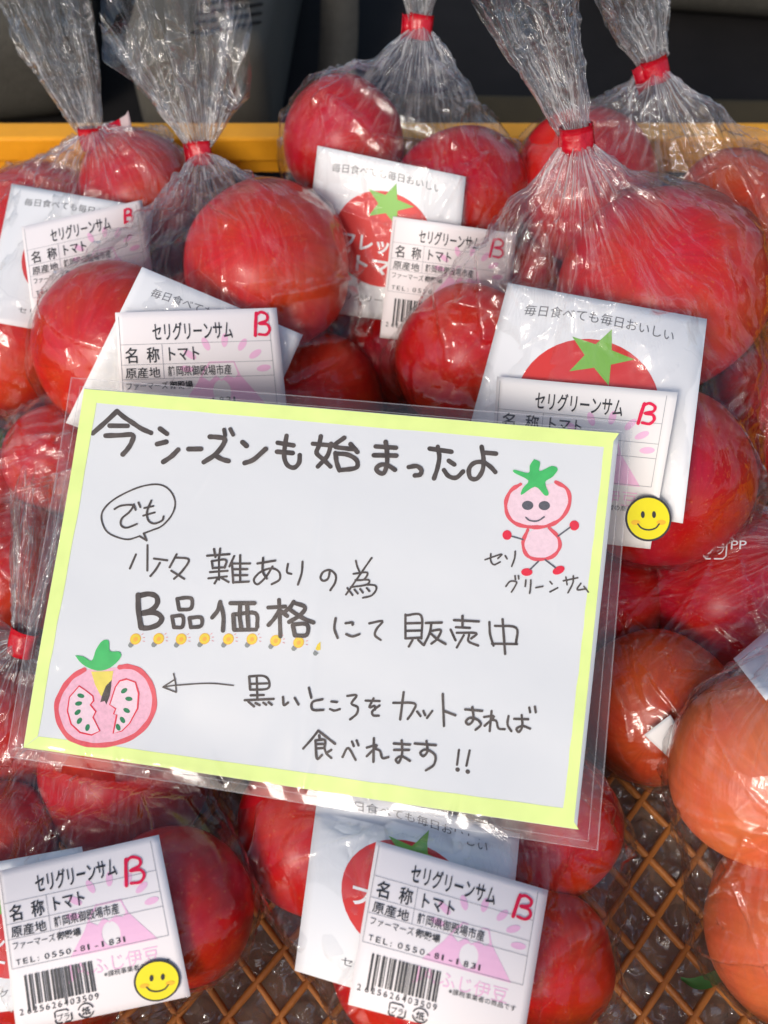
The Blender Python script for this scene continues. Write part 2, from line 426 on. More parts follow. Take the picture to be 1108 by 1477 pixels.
# things standing behind the crate
t = empty('fabric_cushion', (-0.27, 0.50, -0.022)); tag(t, 'dark grey fabric cushion behind the orange crate at far left', 'cushion')
rounded_block('cushion_body', (-0.50, 0.36, -0.021), (-0.205, 0.62, 0.075), M['bgA'], 0.035, t, R_(8))
t = empty('vented_panel', (-0.09, 0.45, -0.022)); tag(t, 'grey rounded plastic panel with ribbed vents behind the bag in the upper left', 'panel')
rounded_block('panel_body', (-0.148, 0.335, -0.021), (-0.062, 0.60, 0.085), M['bgB'], 0.022, t, R_(-4))
for i in range(4):
    yy = 0.3425 + i * 0.0085
    bm = bmesh.new(); add_box(bm, (-0.112 + i * .001, yy, 0.0845), (-0.070, yy + 0.0028, 0.0858))
    bmesh.ops.bevel(bm, geom=bm.edges[:], offset=0.001, segments=2, affect='EDGES')
    bmesh.ops.rotate(bm, verts=bm.verts, cent=(-0.09, yy, 0.086), matrix=Matrix.Rotation(R_(14), 3, 'Z'))
    rel(bm_obj('vent_rib', bm, M['bgK']), t)
t = empty('webbing_strap', (-0.03, 0.42, -0.022)); tag(t, 'grey webbing strap hanging in the dark behind the crate, top centre', 'strap')
v = []; f = []
for i in range(13):
    s = i / 12; y = 0.36 + 0.22 * s; z = -0.015 + 0.11 * s ** 1.4
    x = -0.052 + 0.012 * s + 0.004 * math.sin(s * 5)
    for dx, dz in ((0, 0), (0.026, 0.003), (0.026, 0.0), (0, -0.003)): v.append((x + dx, y, z + dz))
    if i: f += [tuple(4 * (i - 1) + a if k < 2 else 4 * i + b for k, (a, b) in enumerate(((q, 0), ((q + 1) % 4, 0), (0, (q + 1) % 4), (0, q)))) for q in range(4)]
rel(mesh_obj('webbing', v, f, M['bgA'], None, True), t)
t = empty('storage_ledge', (0.13, 0.42, -0.022)); tag(t, 'low olive brown ledge running behind the crate on the right', 'ledge')
rounded_block('ledge_body', (-0.032, 0.315, -0.021), (0.60, 0.372, 0.018), M['bgC'], 0.012, t, R_(-1.5))
t = empty('folded_blanket', (0.32, 0.55, -0.022)); tag(t, 'dark grey folded blanket at top right behind the crate', 'blanket')
rounded_block('blanket_body', (0.165, 0.47, -0.021), (0.62, 0.72, 0.055), M['bgA'], 0.035, t, R_(-7))

# ------------------------------------------------------------------ orange harvest crate
CR = empty('harvest_crate', (0.0, 0.03, -0.020))
tag(CR, 'orange plastic harvest crate with diamond lattice floor holding the bagged tomatoes', 'crate')
X0, X1, YB, YF = -0.285, 0.285, -0.215, 0.2755      # outer faces of the rim
TOPZ = 0.075
def ring_box(bm, x0, x1, y0, y1, wdt, z0, z1, arc=0.012):
    """rectangular frame with rounded corners"""
    def outl(x0, x1, y0, y1, r):
        o = []
        for cx, cy, a0 in ((x1 - r, y1 - r, 0), (x0 + r, y1 - r, 90), (x0 + r, y0 + r, 180), (x1 - r, y0 + r, 270)):
            for k in range(6): a = R_(a0 + 18 * k); o.append((cx + r * math.cos(a), cy + r * math.sin(a)))
        return o
    A = outl(x0, x1, y0, y1, arc + wdt); B = outl(x0 + wdt, x1 - wdt, y0 + wdt, y1 - wdt, arc)
    n = len(A); V = [[bm.verts.new((x, y, z)) for x, y in P] for P, z in ((A, z1), (B, z1), (B, z0), (A, z0))]
    for k in range(4):
        for i in range(n): bm.faces.new((V[k][i], V[k][(i + 1) % n], V[(k + 1) % 4][(i + 1) % n], V[(k + 1) % 4][i]))
bm = bmesh.new(); ring_box(bm, X0, X1, YB, YF, 0.0135, 0.0585, TOPZ)
bmesh.ops.recalc_face_normals(bm, faces=bm.faces)
rel(bm_obj('rim', bm, M['crate'], None, False, 0.0016), CR)
# walls: posts and rails with slots between
def wall(lo, hi, axis, n, name):
    """a wall with two rows of slots, along x (axis 0) or y (axis 1)"""
    bm = bmesh.new(); L0, L1 = lo[axis], hi[axis]
    def seg(a, b, z0, z1, out=0.0):
        l = list(lo); h = list(hi); l[axis] = a; h[axis] = b; l[2] = z0; h[2] = z1
        k = 1 - axis; l[k] -= out; h[k] += out
        add_box(bm, l, h)
    for z0, z1 in ((-0.006, 0.008), (0.024, 0.030), (0.0475, 0.0584)): seg(L0, L1, z0, z1)
    p = (L1 - L0) / n
    for i in range(n + 1):
        c = L0 + p * i; seg(max(L0, c - 0.006), min(L1, c + 0.006), -0.0055, 0.0578, 0.0012)
    o = bm_obj(name, bm, M['crate'], None, False, 0.0006, 1); rel(o, CR)
wall((X0 + .006, YF - 0.0095, 0), (X1 - .006, YF - 0.006, 0), 0, 9, 'side_wall')
wall((X0 + .006, YB + 0.006, 0), (X1 - .006, YB + 0.0095, 0), 0, 9, 'side_wall')
wall((X0 + .006, YB + .0105, 0), (X0 + 0.0095, YF - .0105, 0), 1, 8, 'side_wall')
wall((X1 - 0.0095, YB + .0105, 0), (X1 - .006, YF - .0105, 0), 1, 8, 'side_wall')
# lattice floor: every bar is its own piece
def clip(p, d, x0, x1, y0, y1):
    t0, t1 = -9, 9
    for k, (lo, hi) in enumerate(((x0, x1), (y0, y1))):
        a = (lo - p[k]) / d[k]; b = (hi - p[k]) / d[k]
        t0 = max(t0, min(a, b)); t1 = min(t1, max(a, b))
    return t0, t1
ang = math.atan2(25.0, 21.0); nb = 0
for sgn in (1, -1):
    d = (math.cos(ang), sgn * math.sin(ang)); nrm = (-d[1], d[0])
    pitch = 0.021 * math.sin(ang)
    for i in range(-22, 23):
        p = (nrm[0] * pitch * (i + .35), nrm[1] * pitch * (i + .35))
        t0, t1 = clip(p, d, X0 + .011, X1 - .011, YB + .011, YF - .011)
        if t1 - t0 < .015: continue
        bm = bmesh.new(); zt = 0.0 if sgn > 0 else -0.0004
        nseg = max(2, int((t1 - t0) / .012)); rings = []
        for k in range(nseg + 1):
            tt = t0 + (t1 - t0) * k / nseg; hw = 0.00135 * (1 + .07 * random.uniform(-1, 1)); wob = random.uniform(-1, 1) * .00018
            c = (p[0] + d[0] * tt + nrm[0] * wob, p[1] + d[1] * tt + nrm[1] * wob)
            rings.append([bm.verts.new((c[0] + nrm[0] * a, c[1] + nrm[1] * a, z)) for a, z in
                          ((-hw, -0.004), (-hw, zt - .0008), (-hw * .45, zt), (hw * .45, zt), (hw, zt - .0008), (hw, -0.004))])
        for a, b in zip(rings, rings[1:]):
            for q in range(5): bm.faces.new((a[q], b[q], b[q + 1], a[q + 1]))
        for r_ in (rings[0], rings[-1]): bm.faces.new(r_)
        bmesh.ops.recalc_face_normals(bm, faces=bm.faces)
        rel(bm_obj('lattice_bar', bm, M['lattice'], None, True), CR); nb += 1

# ------------------------------------------------------------------ numpy noise
_rs = np.random.RandomState(3)
def sines(P, scale, n=7, seed=0):
    rs = np.random.RandomState(seed); o = np.zeros(len(P))
    for k in range(n):
        d = rs.normal(size=3); d /= np.linalg.norm(d); o += np.sin(P @ d * scale * rs.uniform(.6, 1.7) + rs.uniform(0, 6.28))
    return o / math.sqrt(n / 2)
def tri(x): return 2 * np.abs(x - np.floor(x + .5))
def folds(P, scale, n=6, seed=0):
    """crumpled sheet: triangle waves along random directions, each strong only in patches"""
    rs = np.random.RandomState(seed); o = np.zeros(len(P))
    for k in range(n):
        d = rs.normal(size=3); d /= np.linalg.norm(d)
        wgt = np.clip(.5 + .6 * sines(P, scale * .35 * 6.28, 4, seed * 31 + k), 0, 1.3)
        o += wgt * (tri(P @ d * scale * rs.uniform(.5, 1.5) + rs.uniform() + .08 * sines(P, scale * 3, 3, seed + k * 7)) - .5)
    return o / math.sqrt(n)

# bubble wrap laid under the lattice
axx = np.concatenate([np.linspace(X0 + .012, -.115, 50)[:-1], np.linspace(-.115, .185, 330), np.linspace(.185, X1 - .012, 30)[1:]])
ayy = np.concatenate([np.linspace(YB + .012, 0, 220)[:-1], np.linspace(0, YF - .012, 70)]); nx, ny = len(axx), len(ayy)
gx, gy = np.meshgrid(axx, ayy)
P = np.stack([gx.ravel(), gy.ravel(), np.zeros(nx * ny)], 1)
pb = .0105
u = P[:, 0] / pb; v_ = P[:, 1] / (pb * .866); row = np.round(v_); uu = u - .5 * (row % 2)
dx = (uu - np.round(uu)) * pb; dy = (v_ - row) * pb * .866; rr = np.sqrt(dx ** 2 + dy ** 2)
hb = .0030 * np.sqrt(np.clip(1 - (rr / .0046) ** 2, 0, 1))
P[:, 2] = -.0050 + 1.15 * hb * (0.75 + .3 * sines(P, 120, 5, 5)) + .0012 * folds(P, 150, 6, 9) + .0010 * folds(P, 330, 6, 19) + .0008 * sines(P, 60, 4, 2)
P[:, 2] = np.minimum(P[:, 2], .0004)
f = [(j * nx + i, j * nx + i + 1, (j + 1) * nx + i + 1, (j + 1) * nx + i) for j in range(ny - 1) for i in range(nx - 1)]
o = mesh_obj('bubble_wrap', P, f, M['bubble']); tag(o, 'crumpled clear bubble wrap lying under the orange lattice floor', 'bubble wrap')
M['cardboard'] = plain('brown_board', (0.32, 0.20, 0.13), 0.8, 0.2, 0.25, 30)
o = plane_obj('brown_board', X0 - .02, X1 + .02, YB - .02, YF + .02, -0.0135, M['cardboard'], 1)
bm = bmesh.new(); add_box(bm, (X0 + .001, YB + .001, -.0175), (X1 - .001, YF - .001, -.0125))
bpy.data.objects.remove(o); o = bm_obj('cardboard_sheet', bm, M['cardboard']); tag(o, 'brown cardboard sheet beneath the bubble wrap', 'cardboard')

# ------------------------------------------------------------------ tomatoes
YLW = (0.62, 0.13, 0.025); RED = (0.53, 0.012, 0.008); DEEP = (0.44, 0.004, 0.012); ORNG = (0.64, 0.125, 0.045); BRN = (0.46, 0.05, 0.014); RO = (0.54, 0.016, 0.008)
TOM = {
'a4': (268, 345, 62, 0.598, RO), 'd5': (742, 400, 72, 0.560, RED),
'a1': (200, 275, 84, 0.5417, RED),
'a2': (60, 345, 105, 0.5588, RED),
'a3': (20, 500, 100, 0.5289, RO),
'b1': (386, 384, 119, 0.5006, RO),
'b2': (170, 505, 122, 0.4944, RED),
'b3': (450, 580, 100, 0.5305, RED),
'b4': (300, 480, 95, 0.5561, RED),
'c1': (495, 205, 90, 0.5246, DEEP),
'c2': (665, 284, 98, 0.5232, DEEP),
'c3': (545, 400, 100, 0.5611, DEEP),
'd1': (955, 420, 148, 0.4840, RED),
'd2': (675, 520, 106, 0.4992, RED),
'd3': (955, 688, 130, 0.4510, DEEP),
'e1': (845, 268, 106, 0.5308, RED),
'e2': (1060, 310, 92, 0.5207, BRN),
'e3': (1115, 450, 96, 0.5508, ORNG),
'f1': (1125, 590, 110, 0.5149, RO),
'g1': (1055, 850, 118, 0.4756, DEEP),
'g2': (945, 1020, 110, 0.4480, BRN),
'g3': (885, 860, 78, 0.478, DEEP),  # deep red puts the shade beside the sign into its skin colour
'h1': (1112, 1108, 141, 0.388, ORNG),
'h2': (1150, 1338, 138, 0.396, ORNG),
'i1': (458, 1200, 115, 0.4203, RED),
'i2': (800, 1195, 98, 0.4160, DEEP),
'i3': (600, 1375, 125, 0.3824, RED),
'i4': (780, 1385, 105, 0.4020, RED),
'j1': (180, 1120, 120, 0.4370, RED),
'j2': (258, 1305, 112, 0.3912, DEEP),
'j3': (70, 1385, 130, 0.3969, RED),
'j4': (0, 1215, 85, 0.4209, RED),
'k1': (25, 1065, 95, 0.4514, RED),
'k2': (-60, 960, 80, 0.4704, RED),
'l1': (-25, 690, 80, 0.5184, RED),
'l2': (25, 820, 95, 0.4886, RED),
'l3': (85, 665, 80, 0.4996, RED),
'c4': (560, 515, 76, 0.553, DEEP),
'd4': (805, 640, 95, 0.5050, RED),
'h3': (1260, 1215, 80, 0.40, ORNG),}
TLAB = {
'a1': 'red tomato at the top of the back left bag, by the orange rim', 'a2': 'red tomato behind the card and price label of the back left bag',
'a3': 'reddish orange tomato low in the back left bag at the left edge', 'b1': 'large reddish orange tomato in the top of the left bag, right of its labels',
'b2': 'tall red tomato left of the price label in the left bag', 'b3': 'small red tomato low in the left bag, touching the sign sleeve',
'c1': 'round deep red tomato at the upper left of the centre back bag', 'c2': 'deep red tomato at the right of the centre back bag, beside the card',
'c3': 'deep red tomato hidden under the labels of the centre back bag', 'd1': 'largest tomato, shiny red, top right of the big front right bag',
'd2': 'red tomato left of the card in the big front right bag', 'd3': 'deep red tomato at the bottom of the big right bag, beside the sign',
'e1': 'red tomato behind the tie of the big right bag, in the back right bag', 'e2': 'brownish orange tomato in the back right bag by the right edge',
'e3': 'orange tomato under the others in the back right bag, at the right edge', 'f1': 'reddish orange tomato cut by the right edge below the back right bag',
'g1': 'dark red tomato under the printed recycling mark at the right', 'g2': 'brownish orange tomato in shade right of the sign, on the lattice',
'g3': 'red tomato in deep shade just beyond the right edge of the sign', 'h1': 'big orange tomato at the right edge, upper of two',
'h2': 'orange tomato in the bottom right corner', 'i1': 'red tomato left of the card in the bottom centre bag',
'i2': 'deep red tomato under the lower right corner of the sign', 'i3': 'red tomato behind the price label of the bottom centre bag',
'i4': 'red tomato right of the price label in the bottom centre bag', 'j1': 'red tomato under the lower left edge of the sign',
'j2': 'deep red tomato right of the price label in the bottom left bag', 'j3': 'red tomato behind the price label in the bottom left bag',
'k1': 'red tomato below the red tie at the left edge', 'k2': 'red tomato beside the red tie at the left edge, mostly cut off',
'b4': 'red tomato low under the labels of the left bag', 'j4': 'small red tomato at the left edge above the bottom left price label', 'l2': 'red tomato behind the narrow bag mouth at the left edge', 'a4': 'small reddish tomato low between the two left bags', 'd5': 'small red tomato deep in the big right bag, above its card',
'l3': 'red tomato low beside the upper left corner of the sign sleeve', 'c4': 'dark red tomato low between the centre back bag and the sign',
'd4': 'red tomato behind the card of the big right bag', 'h3': 'orange tomato beyond the right edge, between the two big orange ones',
'l1': 'red tomato with green calyx cut by the left edge'}
C3 = {}
def tomato_mesh(seed, nu=72, nv=44):
    rs = np.random.RandomState(seed)
    th = np.linspace(0, math.pi, nv); ph = np.linspace(0, 2 * math.pi, nu + 1)
    T, Pm = np.meshgrid(th, ph, indexing='ij')
    nl = rs.randint(4, 7); sh = rs.uniform(.88, .95)
    r = 1 + .022 * np.cos(nl * Pm + rs.uniform(0, 6)) * np.sin(T) ** 1.5 * (1 + np.cos(T)) / 2 + .018 * np.cos(2 * Pm + rs.uniform(0, 6)) * np.sin(T) + .012 * np.cos(3 * Pm + rs.uniform(0, 6)) * np.sin(T)
    r = r - .13 * np.exp(-(T / .30) ** 2) - .02 * np.exp(-((math.pi - T) / .12) ** 2)
    r *= 1 + .02 * np.cos(nl * Pm) * np.exp(-((T - .4) / .3) ** 2)
    X = r * np.sin(T) * np.cos(Pm); Y = r * np.sin(T) * np.sin(Pm); Z = r * np.cos(T) * sh
    V = np.stack([X.ravel(), Y.ravel(), Z.ravel()], 1); W = nu + 1
    F_ = [(j * W + i, (j + 1) * W + i, (j + 1) * W + i + 1, j * W + i + 1) for j in range(nv - 1) for i in range(nu)]
    me = bpy.data.meshes.new('tomato'); me.from_pydata(V.tolist(), [], F_); me.materials.append(M['tomato'])
    uv = me.uv_layers.new(name='UVMap'); li = np.zeros(len(me.loops), int); me.loops.foreach_get('vertex_index', li)
    uvv = np.stack([(li % W) / nu, (li // W) / (nv - 1)], 1); uv.data.foreach_set('uv', uvv.ravel())
    bmx = bmesh.new(); bmx.from_mesh(me); bmesh.ops.remove_doubles(bmx, verts=bmx.verts, dist=1e-5); bmx.to_mesh(me); bmx.free()
    me.polygons.foreach_set('use_smooth', [True] * len(me.polygons)); me.update(); return me
for k, (px, py, pr, d, c) in TOM.items():
    p = at(px, py, d); r = pr * d / F; C3[k] = (p, r)
    seed = sum(ord(x) * (i + 3) for i, x in enumerate(k))
    rs = random.Random(seed)
    me = tomato_mesh(seed)
    # stem turned away from the viewer, as they are packed
    ax = Vector((rs.uniform(-.9, .9), rs.uniform(-.2, 1.0), rs.uniform(-1.0, -.2)))
    if k == 'l1': ax = Vector((.35, .25, .9))
    if k == 'b1': ax = Vector((.0, .45, -.9))
    q = ax.normalized().to_track_quat('Z', 'Y').to_matrix() @ Matrix.Rotation(rs.uniform(0, 6), 3, 'Z')
    V = np.zeros(len(me.vertices) * 3); me.vertices.foreach_get('co', V); V = V.reshape(-1, 3) @ np.array(q).T * r * 1.02
    # the lowest ones rest on the floor: nothing dips through it
    V[:, 2] = np.maximum(V[:, 2], .0008 - p.z)
    me.vertices.foreach_set('co', V.ravel()); me.update()
    if k == 'l1':
        root = empty('tomato', p); skin = bpy.data.objects.new('skin', me); col.objects.link(skin); skin.parent = root; skin.color = (*c, 1)
        bm = bmesh.new(); axn = ax.normalized(); base = axn * r * .88
        sx_ = axn.orthogonal().normalized(); sy_ = axn.cross(sx_)
        for i in range(6):
            a = i * 1.047; dr = sx_ * math.cos(a) + sy_ * math.sin(a); sd_ = axn.cross(dr); prev = None
            for j in range(5):
                s = j / 4; c_ = base + dr * (r * .62 * s) + axn * (.002 - .25 * r * s * s + .004 * math.sin(s * 3)); wd = .0035 * math.sin(math.pi * min(1, s * .8 + .2)) + .0002
                cur = (bm.verts.new(c_ - sd_ * wd), bm.verts.new(c_ + axn * .0008), bm.verts.new(c_ + sd_ * wd))
                if prev:
                    bm.faces.new((prev[0], prev[1], cur[1], cur[0])); bm.faces.new((prev[1], prev[2], cur[2], cur[1]))
                prev = cur
        bm_obj('calyx', bm, M['leaf'], root, True)
    else:
        root = bpy.data.objects.new('tomato', me); col.objects.link(root); root.location = p; root.color = (*c, 1)
    tag(root, TLAB[k], 'tomato', 'tomatoes in the bags')

# ------------------------------------------------------------------ bags
def sphere_pts(p, r, n=260):
    o = []
    for i in range(n):
        z = 1 - 2 * (i + .5) / n; a = i * 2.399963; s = math.sqrt(1 - z * z)
        o.append(p + Vector((s * math.cos(a), s * math.sin(a), z)) * r)
    return o
def hull_bvh(pts):
    bm = bmesh.new()
    for p in pts: bm.verts.new(p)
    bmesh.ops.convex_hull(bm, input=bm.verts)
    bmesh.ops.delete(bm, geom=[v for v in bm.verts if not v.link_faces], context='VERTS')
    bmesh.ops.triangulate(bm, faces=bm.faces)
    return BVHTree.FromBMesh(bm)

def fit_label(quad, bvh, w_mm, h_mm, off, pct=80):
    """a stiff paper patch lying on a hull: quadratic bend, everywhere outside the hull.
    quad = four image corners (TL,TR,BR,BL); returns fn(x mm, y mm, h m)"""
    (x0, y0), (x1, y1), (x2, y2), (x3, y3) = quad
    def px(u, v):
        return ((1 - u) * (1 - v) * x0 + u * (1 - v) * x1 + u * v * x2 + (1 - u) * v * x3,
                (1 - u) * (1 - v) * y0 + u * (1 - v) * y1 + u * v * y2 + (1 - u) * v * y3)
    A = []; D = []
    for i in range(13):
        for j in range(13):
            u, v = i / 12, j / 12; X, Y = px(u, v); r = ray(X, Y); L = r.length
            hit = bvh.ray_cast(CAM, r / L)
            if hit[0] is not None: A.append([1, u, v, u * u, u * v, v * v]); D.append(hit[3] / L)
    A = np.array(A); D = np.array(D)
    Wt = np.vstack([A, 0.25 * np.eye(6)[3:]]); Dt = np.concatenate([D, np.zeros(3)])
    c = np.linalg.lstsq(Wt, Dt, rcond=None)[0]
    over = np.percentile(A @ c - D, pct)
    c[0] -= max(over, 0) + off
    def pos(u, v):
        X, Y = px(u, v); d = c @ np.array([1, u, v, u * u, u * v, v * v]); return at(X, Y, d)
    nrm = (pos(1, .5) - pos(0, .5)).cross(pos(.5, 0) - pos(.5, 1)).normalized()
    if nrm.dot(FW) > 0: nrm.negate()
    def fn(x, y, h=0.0):
        return under_sign(pos(x / w_mm, y / h_mm), .0012) + nrm * h
    fn.c = c; fn.quad = quad
    return fn

def sheet(name, fn, w_mm, h_mm, mat, root, n=22, th=0.00012):
    v = []; f = []
    for k in (0, 1):
        for j in range(n + 1):
            for i in range(n + 1): v.append(fn(w_mm * i / n, h_mm * j / n, -th * k))
    W = n + 1; K = W * W
    for j in range(n):
        for i in range(n):
            a = j * W + i; f.append((a, a + W, a + W + 1, a + 1)); b = a + K; f.append((b, b + 1, b + W + 1, b + W))
    for i in range(n):
        for a, b in ((i, i + 1), (n * W + i + 1, n * W + i)): f.append((a, b, b + K, a + K))
        for a, b in (((i + 1) * W, i * W), (i * W + n, (i + 1) * W + n)): f.append((a, b, b + K, a + K))
    o = mesh_obj(name, v, f, mat, None, True); rel(o, root); return o

def brand_card(root, fn, w_mm=80, h_mm=83):
    c = sheet('brand_card', fn, w_mm, h_mm, M['card'], root)
    h = 1.2e-4
    p = Print(); p.ellipse(40, 41, 26.5, 25, M['print_red'], h, grid=4); p.build('tomato_disc', fn, c)
    p = Print(); pts = []
    cx, cy = 41, 22.5
    for i in range(10):
        a = R_(-78 + 36 * i); r = (12.5, 5.2)[i % 2]
        pts.append((cx + r * math.cos(a) * 1.08, cy + r * math.sin(a) * .95))
    p.poly(pts, M['print_green'], h * 2, grid=4); p.build('green_star', fn, c)
    p = Print()
    p.text('毎日食べても毎日おいしい', 9, 11.3, h, 4.9, M['print_grey'], width=59, arc=2.0)
    p.text('セリグリーンサム', 17, 74.5, h, 4.0, M['print_grey'], width=42)
    p.text('フレッシュ', 18, 48, h * 2, 9.5, M['white_print'], width=44, bold=.028)
    p.text('トマト', 27, 59, h * 2, 9.5, M['white_print'], width=28, bold=.028)
    p.build('card_lettering', fn, c)
    return c

def price_label(root, fn, mat='label', B=((49.5, 4.0), 6.6, 9.2), w_mm=62, h_mm=60, cut=False):
    lb = sheet('price_label', fn, w_mm, h_mm, M[mat], root)
    h = 1.0e-4
    p = Print()        # pink mountain emblem with petals
    p.poly([(24, 37), (33, 21.5), (33.6, 21.5), (25.5, 36)], M['pink'], h, 3)
    mt = [(22.5, 37), (31.2, 25.5), (34, 27.5), (36.5, 25.2), (38.5, 27.5), (41, 25.2), (43.5, 26.5), (45.2, 24.5), (54.5, 37)]
    hole = [(38.4 + 3.4 * math.cos(a), 31.5 + 4.6 * math.sin(a)) for a in [R_(90 - 360 * i / 20) for i in range(21)]]
    p.poly(mt[:1] + mt[1:] + [(38.4, 37)] + [q for q in hole] + [(38.4, 37.001)], M['pink'], h, 3)
    p.stroke([(33.5, 22), (34.5, 20.2), (43.8, 20.2), (45.3, 25)], .7, M['pink'], h, smooth=False)
    for a, r in ((-168, 13.5), (-143, 14.5), (-112, 14), (-82, 14.5), (-55, 15), (-32, 15.5), (-8, 16)):
        cx, cy = 39 + r * math.cos(R_(a)), 25 + r * .92 * math.sin(R_(a))
        p.ellipse(cx, cy, 2.7, 1.25, M['pink'], h, R_(a), n=16)
    p.text('JA', 20.5, 44.5, h, 7.2, M['pink'], width=8.0)
    p.text('ふじ伊豆', 29.5, 44.5, h, 6.4, M['pink'], width=24.5)
    p.build('pink_emblem', fn, lb)
    p = Print(); h2 = 2.2e-4
    for a in ((1.2, 12.4, 58.5, 12.4), (1.2, 20.2, 58.5, 20.2), (1.2, 25.8, 58.5, 25.8), (1.2, 36.6, 58.5, 36.6)):
        p.rect(a[0], a[1] - .09, a[2], a[1] + .09, M['rule'], h2, 2.5)
    for x, y0, y1 in ((1.2, 1.5, 36.6), (17, 12.4, 25.8), (58.5, 1.5, 36.6)):
        p.rect(x - .09, y0, x + .09, y1, M['rule'], h2 + 2e-5, 2.5)
    p.build('ruled_lines', fn, lb)
    p = Print(); K = M['print_black']; h3 = 2.8e-4
    p.text('セリグリーンサム', 13.8, 10.6, h3, 7.4, K, width=30.5, bold=.012)
    p.text('名', 2.8, 19.0, h3, 6.4, K, width=4.6, bold=.012); p.text('称', 11.0, 19.0, h3, 6.4, K, width=4.8, bold=.012)
    p.text('トマト', 19.4, 18.7, h3, 6.2, K, width=11.5, bold=.010)
    p.text('原産地', 2.6, 25.0, h3, 4.4, K, width=13, bold=.006)
    p.text('静岡県御殿場市産', 18.6, 24.6, h3, 4.2, K, width=24, bold=.004)
    p.text('ファーマーズ', 2.6, 29.6, h3, 3.2, K, width=15.6, bold=.0); p.text('御殿場', 18.8, 29.6, h3, 3.2, K, width=8.8, bold=.02)
    for i, ch in enumerate('TEL:0550-81-1831'):
        p.text(ch, 3.0 + i * 2.62, 35.6, h3, 3.0, K, width=(.5 if ch in ':' else 1.2 if ch == '-' else .7 if ch == '1' else 1.7))
    p.text('※課税事業者の商品です', 33.5, 46.6, h3, 2.3, K, width=24)
    p.build('label_lettering', fn, lb)
    p = Print(); rs = random.Random(11); x = 5.2     # barcode
    k = 0
    while x < 30:
        w_ = rs.choice((.3, .3, .55, .8, 1.0)); y1 = 53.2 if k in (0, 1, 11, 12, 22, 23) else 51.0
        p.rect(x, 39.8, x + w_, y1, K, h3, 3); x += w_ + rs.choice((.28, .35, .6, .8)); k += 1
    for i, ch in enumerate('2625626403509'):
        p.text(ch, 2.0 + i * 2.2 + (.6 if i else 0), 54.0, h3 + 2e-5, 3.2, K, width=1.4)
    p.build('barcode', fn, lb)
    p = Print()        # recycling marks
    for seg in (((14.2, 57.5), (14.2, 55.6), (15.0, 55.2), (18.4, 55.2), (19, 55.8)), ((20, 57.0), (20, 59.2), (19.4, 59.8), (17.5, 59.8)), ((16.3, 59.8), (14.8, 59.8), (14.2, 59.2), (14.2, 58.4))):
        p.stroke(list(seg), .5, K, h3, smooth=False)
    p.text('プラ', 14.9, 58.9, h3, 2.9, K, width=4.3)
    for a0, a1 in ((20, 165), (200, 345)):
        p.stroke([(25.2 + 2.7 * math.cos(R_(a)), 57.2 + 2.6 * math.sin(R_(a))) for a in np.linspace(a0, a1, 9)], .45, K, h3, smooth=False)
    p.text('紙', 23.7, 58.5, h3, 3.0, K, width=3.0, bold=.02)
    p.build('recycling_marks', fn, lb)
    (bx, by), bw, bh = B
    p = Print(); Rr = M['redpen']; q = lambda a, b: (bx + bw * a, by + bh * b)
    p.stroke([q(.25, .02), q(.16, .4), q(.05, 1.0)], 1.25, Rr, 3.6e-4)
    p.stroke([q(.2, .12), q(.55, -.02), q(.92, .12), q(.85, .36), q(.35, .48), q(.85, .52), q(1.0, .75), q(.75, .97), q(.3, .95)], 1.1, Rr, 3.6e-4)
    p.build('red_letter', fn, lb)
    return lb

def smiley(root, cpx, cpy, rpx, depth_pt, nrm):
    """round face disc standing for a digital overlay, no real sticker; fn works in units of its own radius"""
    c = depth_pt; sx_ = (RT - nrm * RT.dot(nrm)).normalized(); sy_ = nrm.cross(sx_)
    r = rpx * (c - CAM).dot(FW) / F
    def fn(x, y, h): return c + sx_ * x * r - sy_ * y * r + nrm * (h + .0003)
    p = Print(); p.ellipse(0, 0, 1, 1, M['print_black'], 0, n=56); s = p.build('smiley_overlay', fn, root)
    p = Print(); p.ellipse(0, 0, .91, .91, M['smile_yellow'], 1e-4, n=56)
    for q in (-.55, .55): p.ellipse(q, .17, .2, .11, M['smile_cheek'], 2e-4, n=20)
    for q in (-.24, .24): p.ellipse(q, -.17, .085, .15, M['print_black'], 3e-4, n=20)
    p.stroke([(-.46, .24), (-.3, .42), (0, .5), (.3, .42), (.46, .24)], .065, M['print_black'], 3e-4, jit=0)
    p.build('smiley_face', fn, s)

def frame(axis, ref=None):
    a = axis.normalized(); r = ref if ref is not None else FW
    wv = a.cross(r).normalized(); return a, wv, wv.cross(a).normalized()

def set_film_attrs(o, uv, crush):
    me = o.data; n = len(me.vertices)
    at_ = me.attributes.new('crush', 'FLOAT', 'POINT'); at_.data.foreach_set('value', np.asarray(crush, float))
    l = me.uv_layers.new(name='UVMap'); li = np.zeros(len(me.loops), int); me.loops.foreach_get('vertex_index', li)
    l.data.foreach_set('uv', uv[li].ravel())

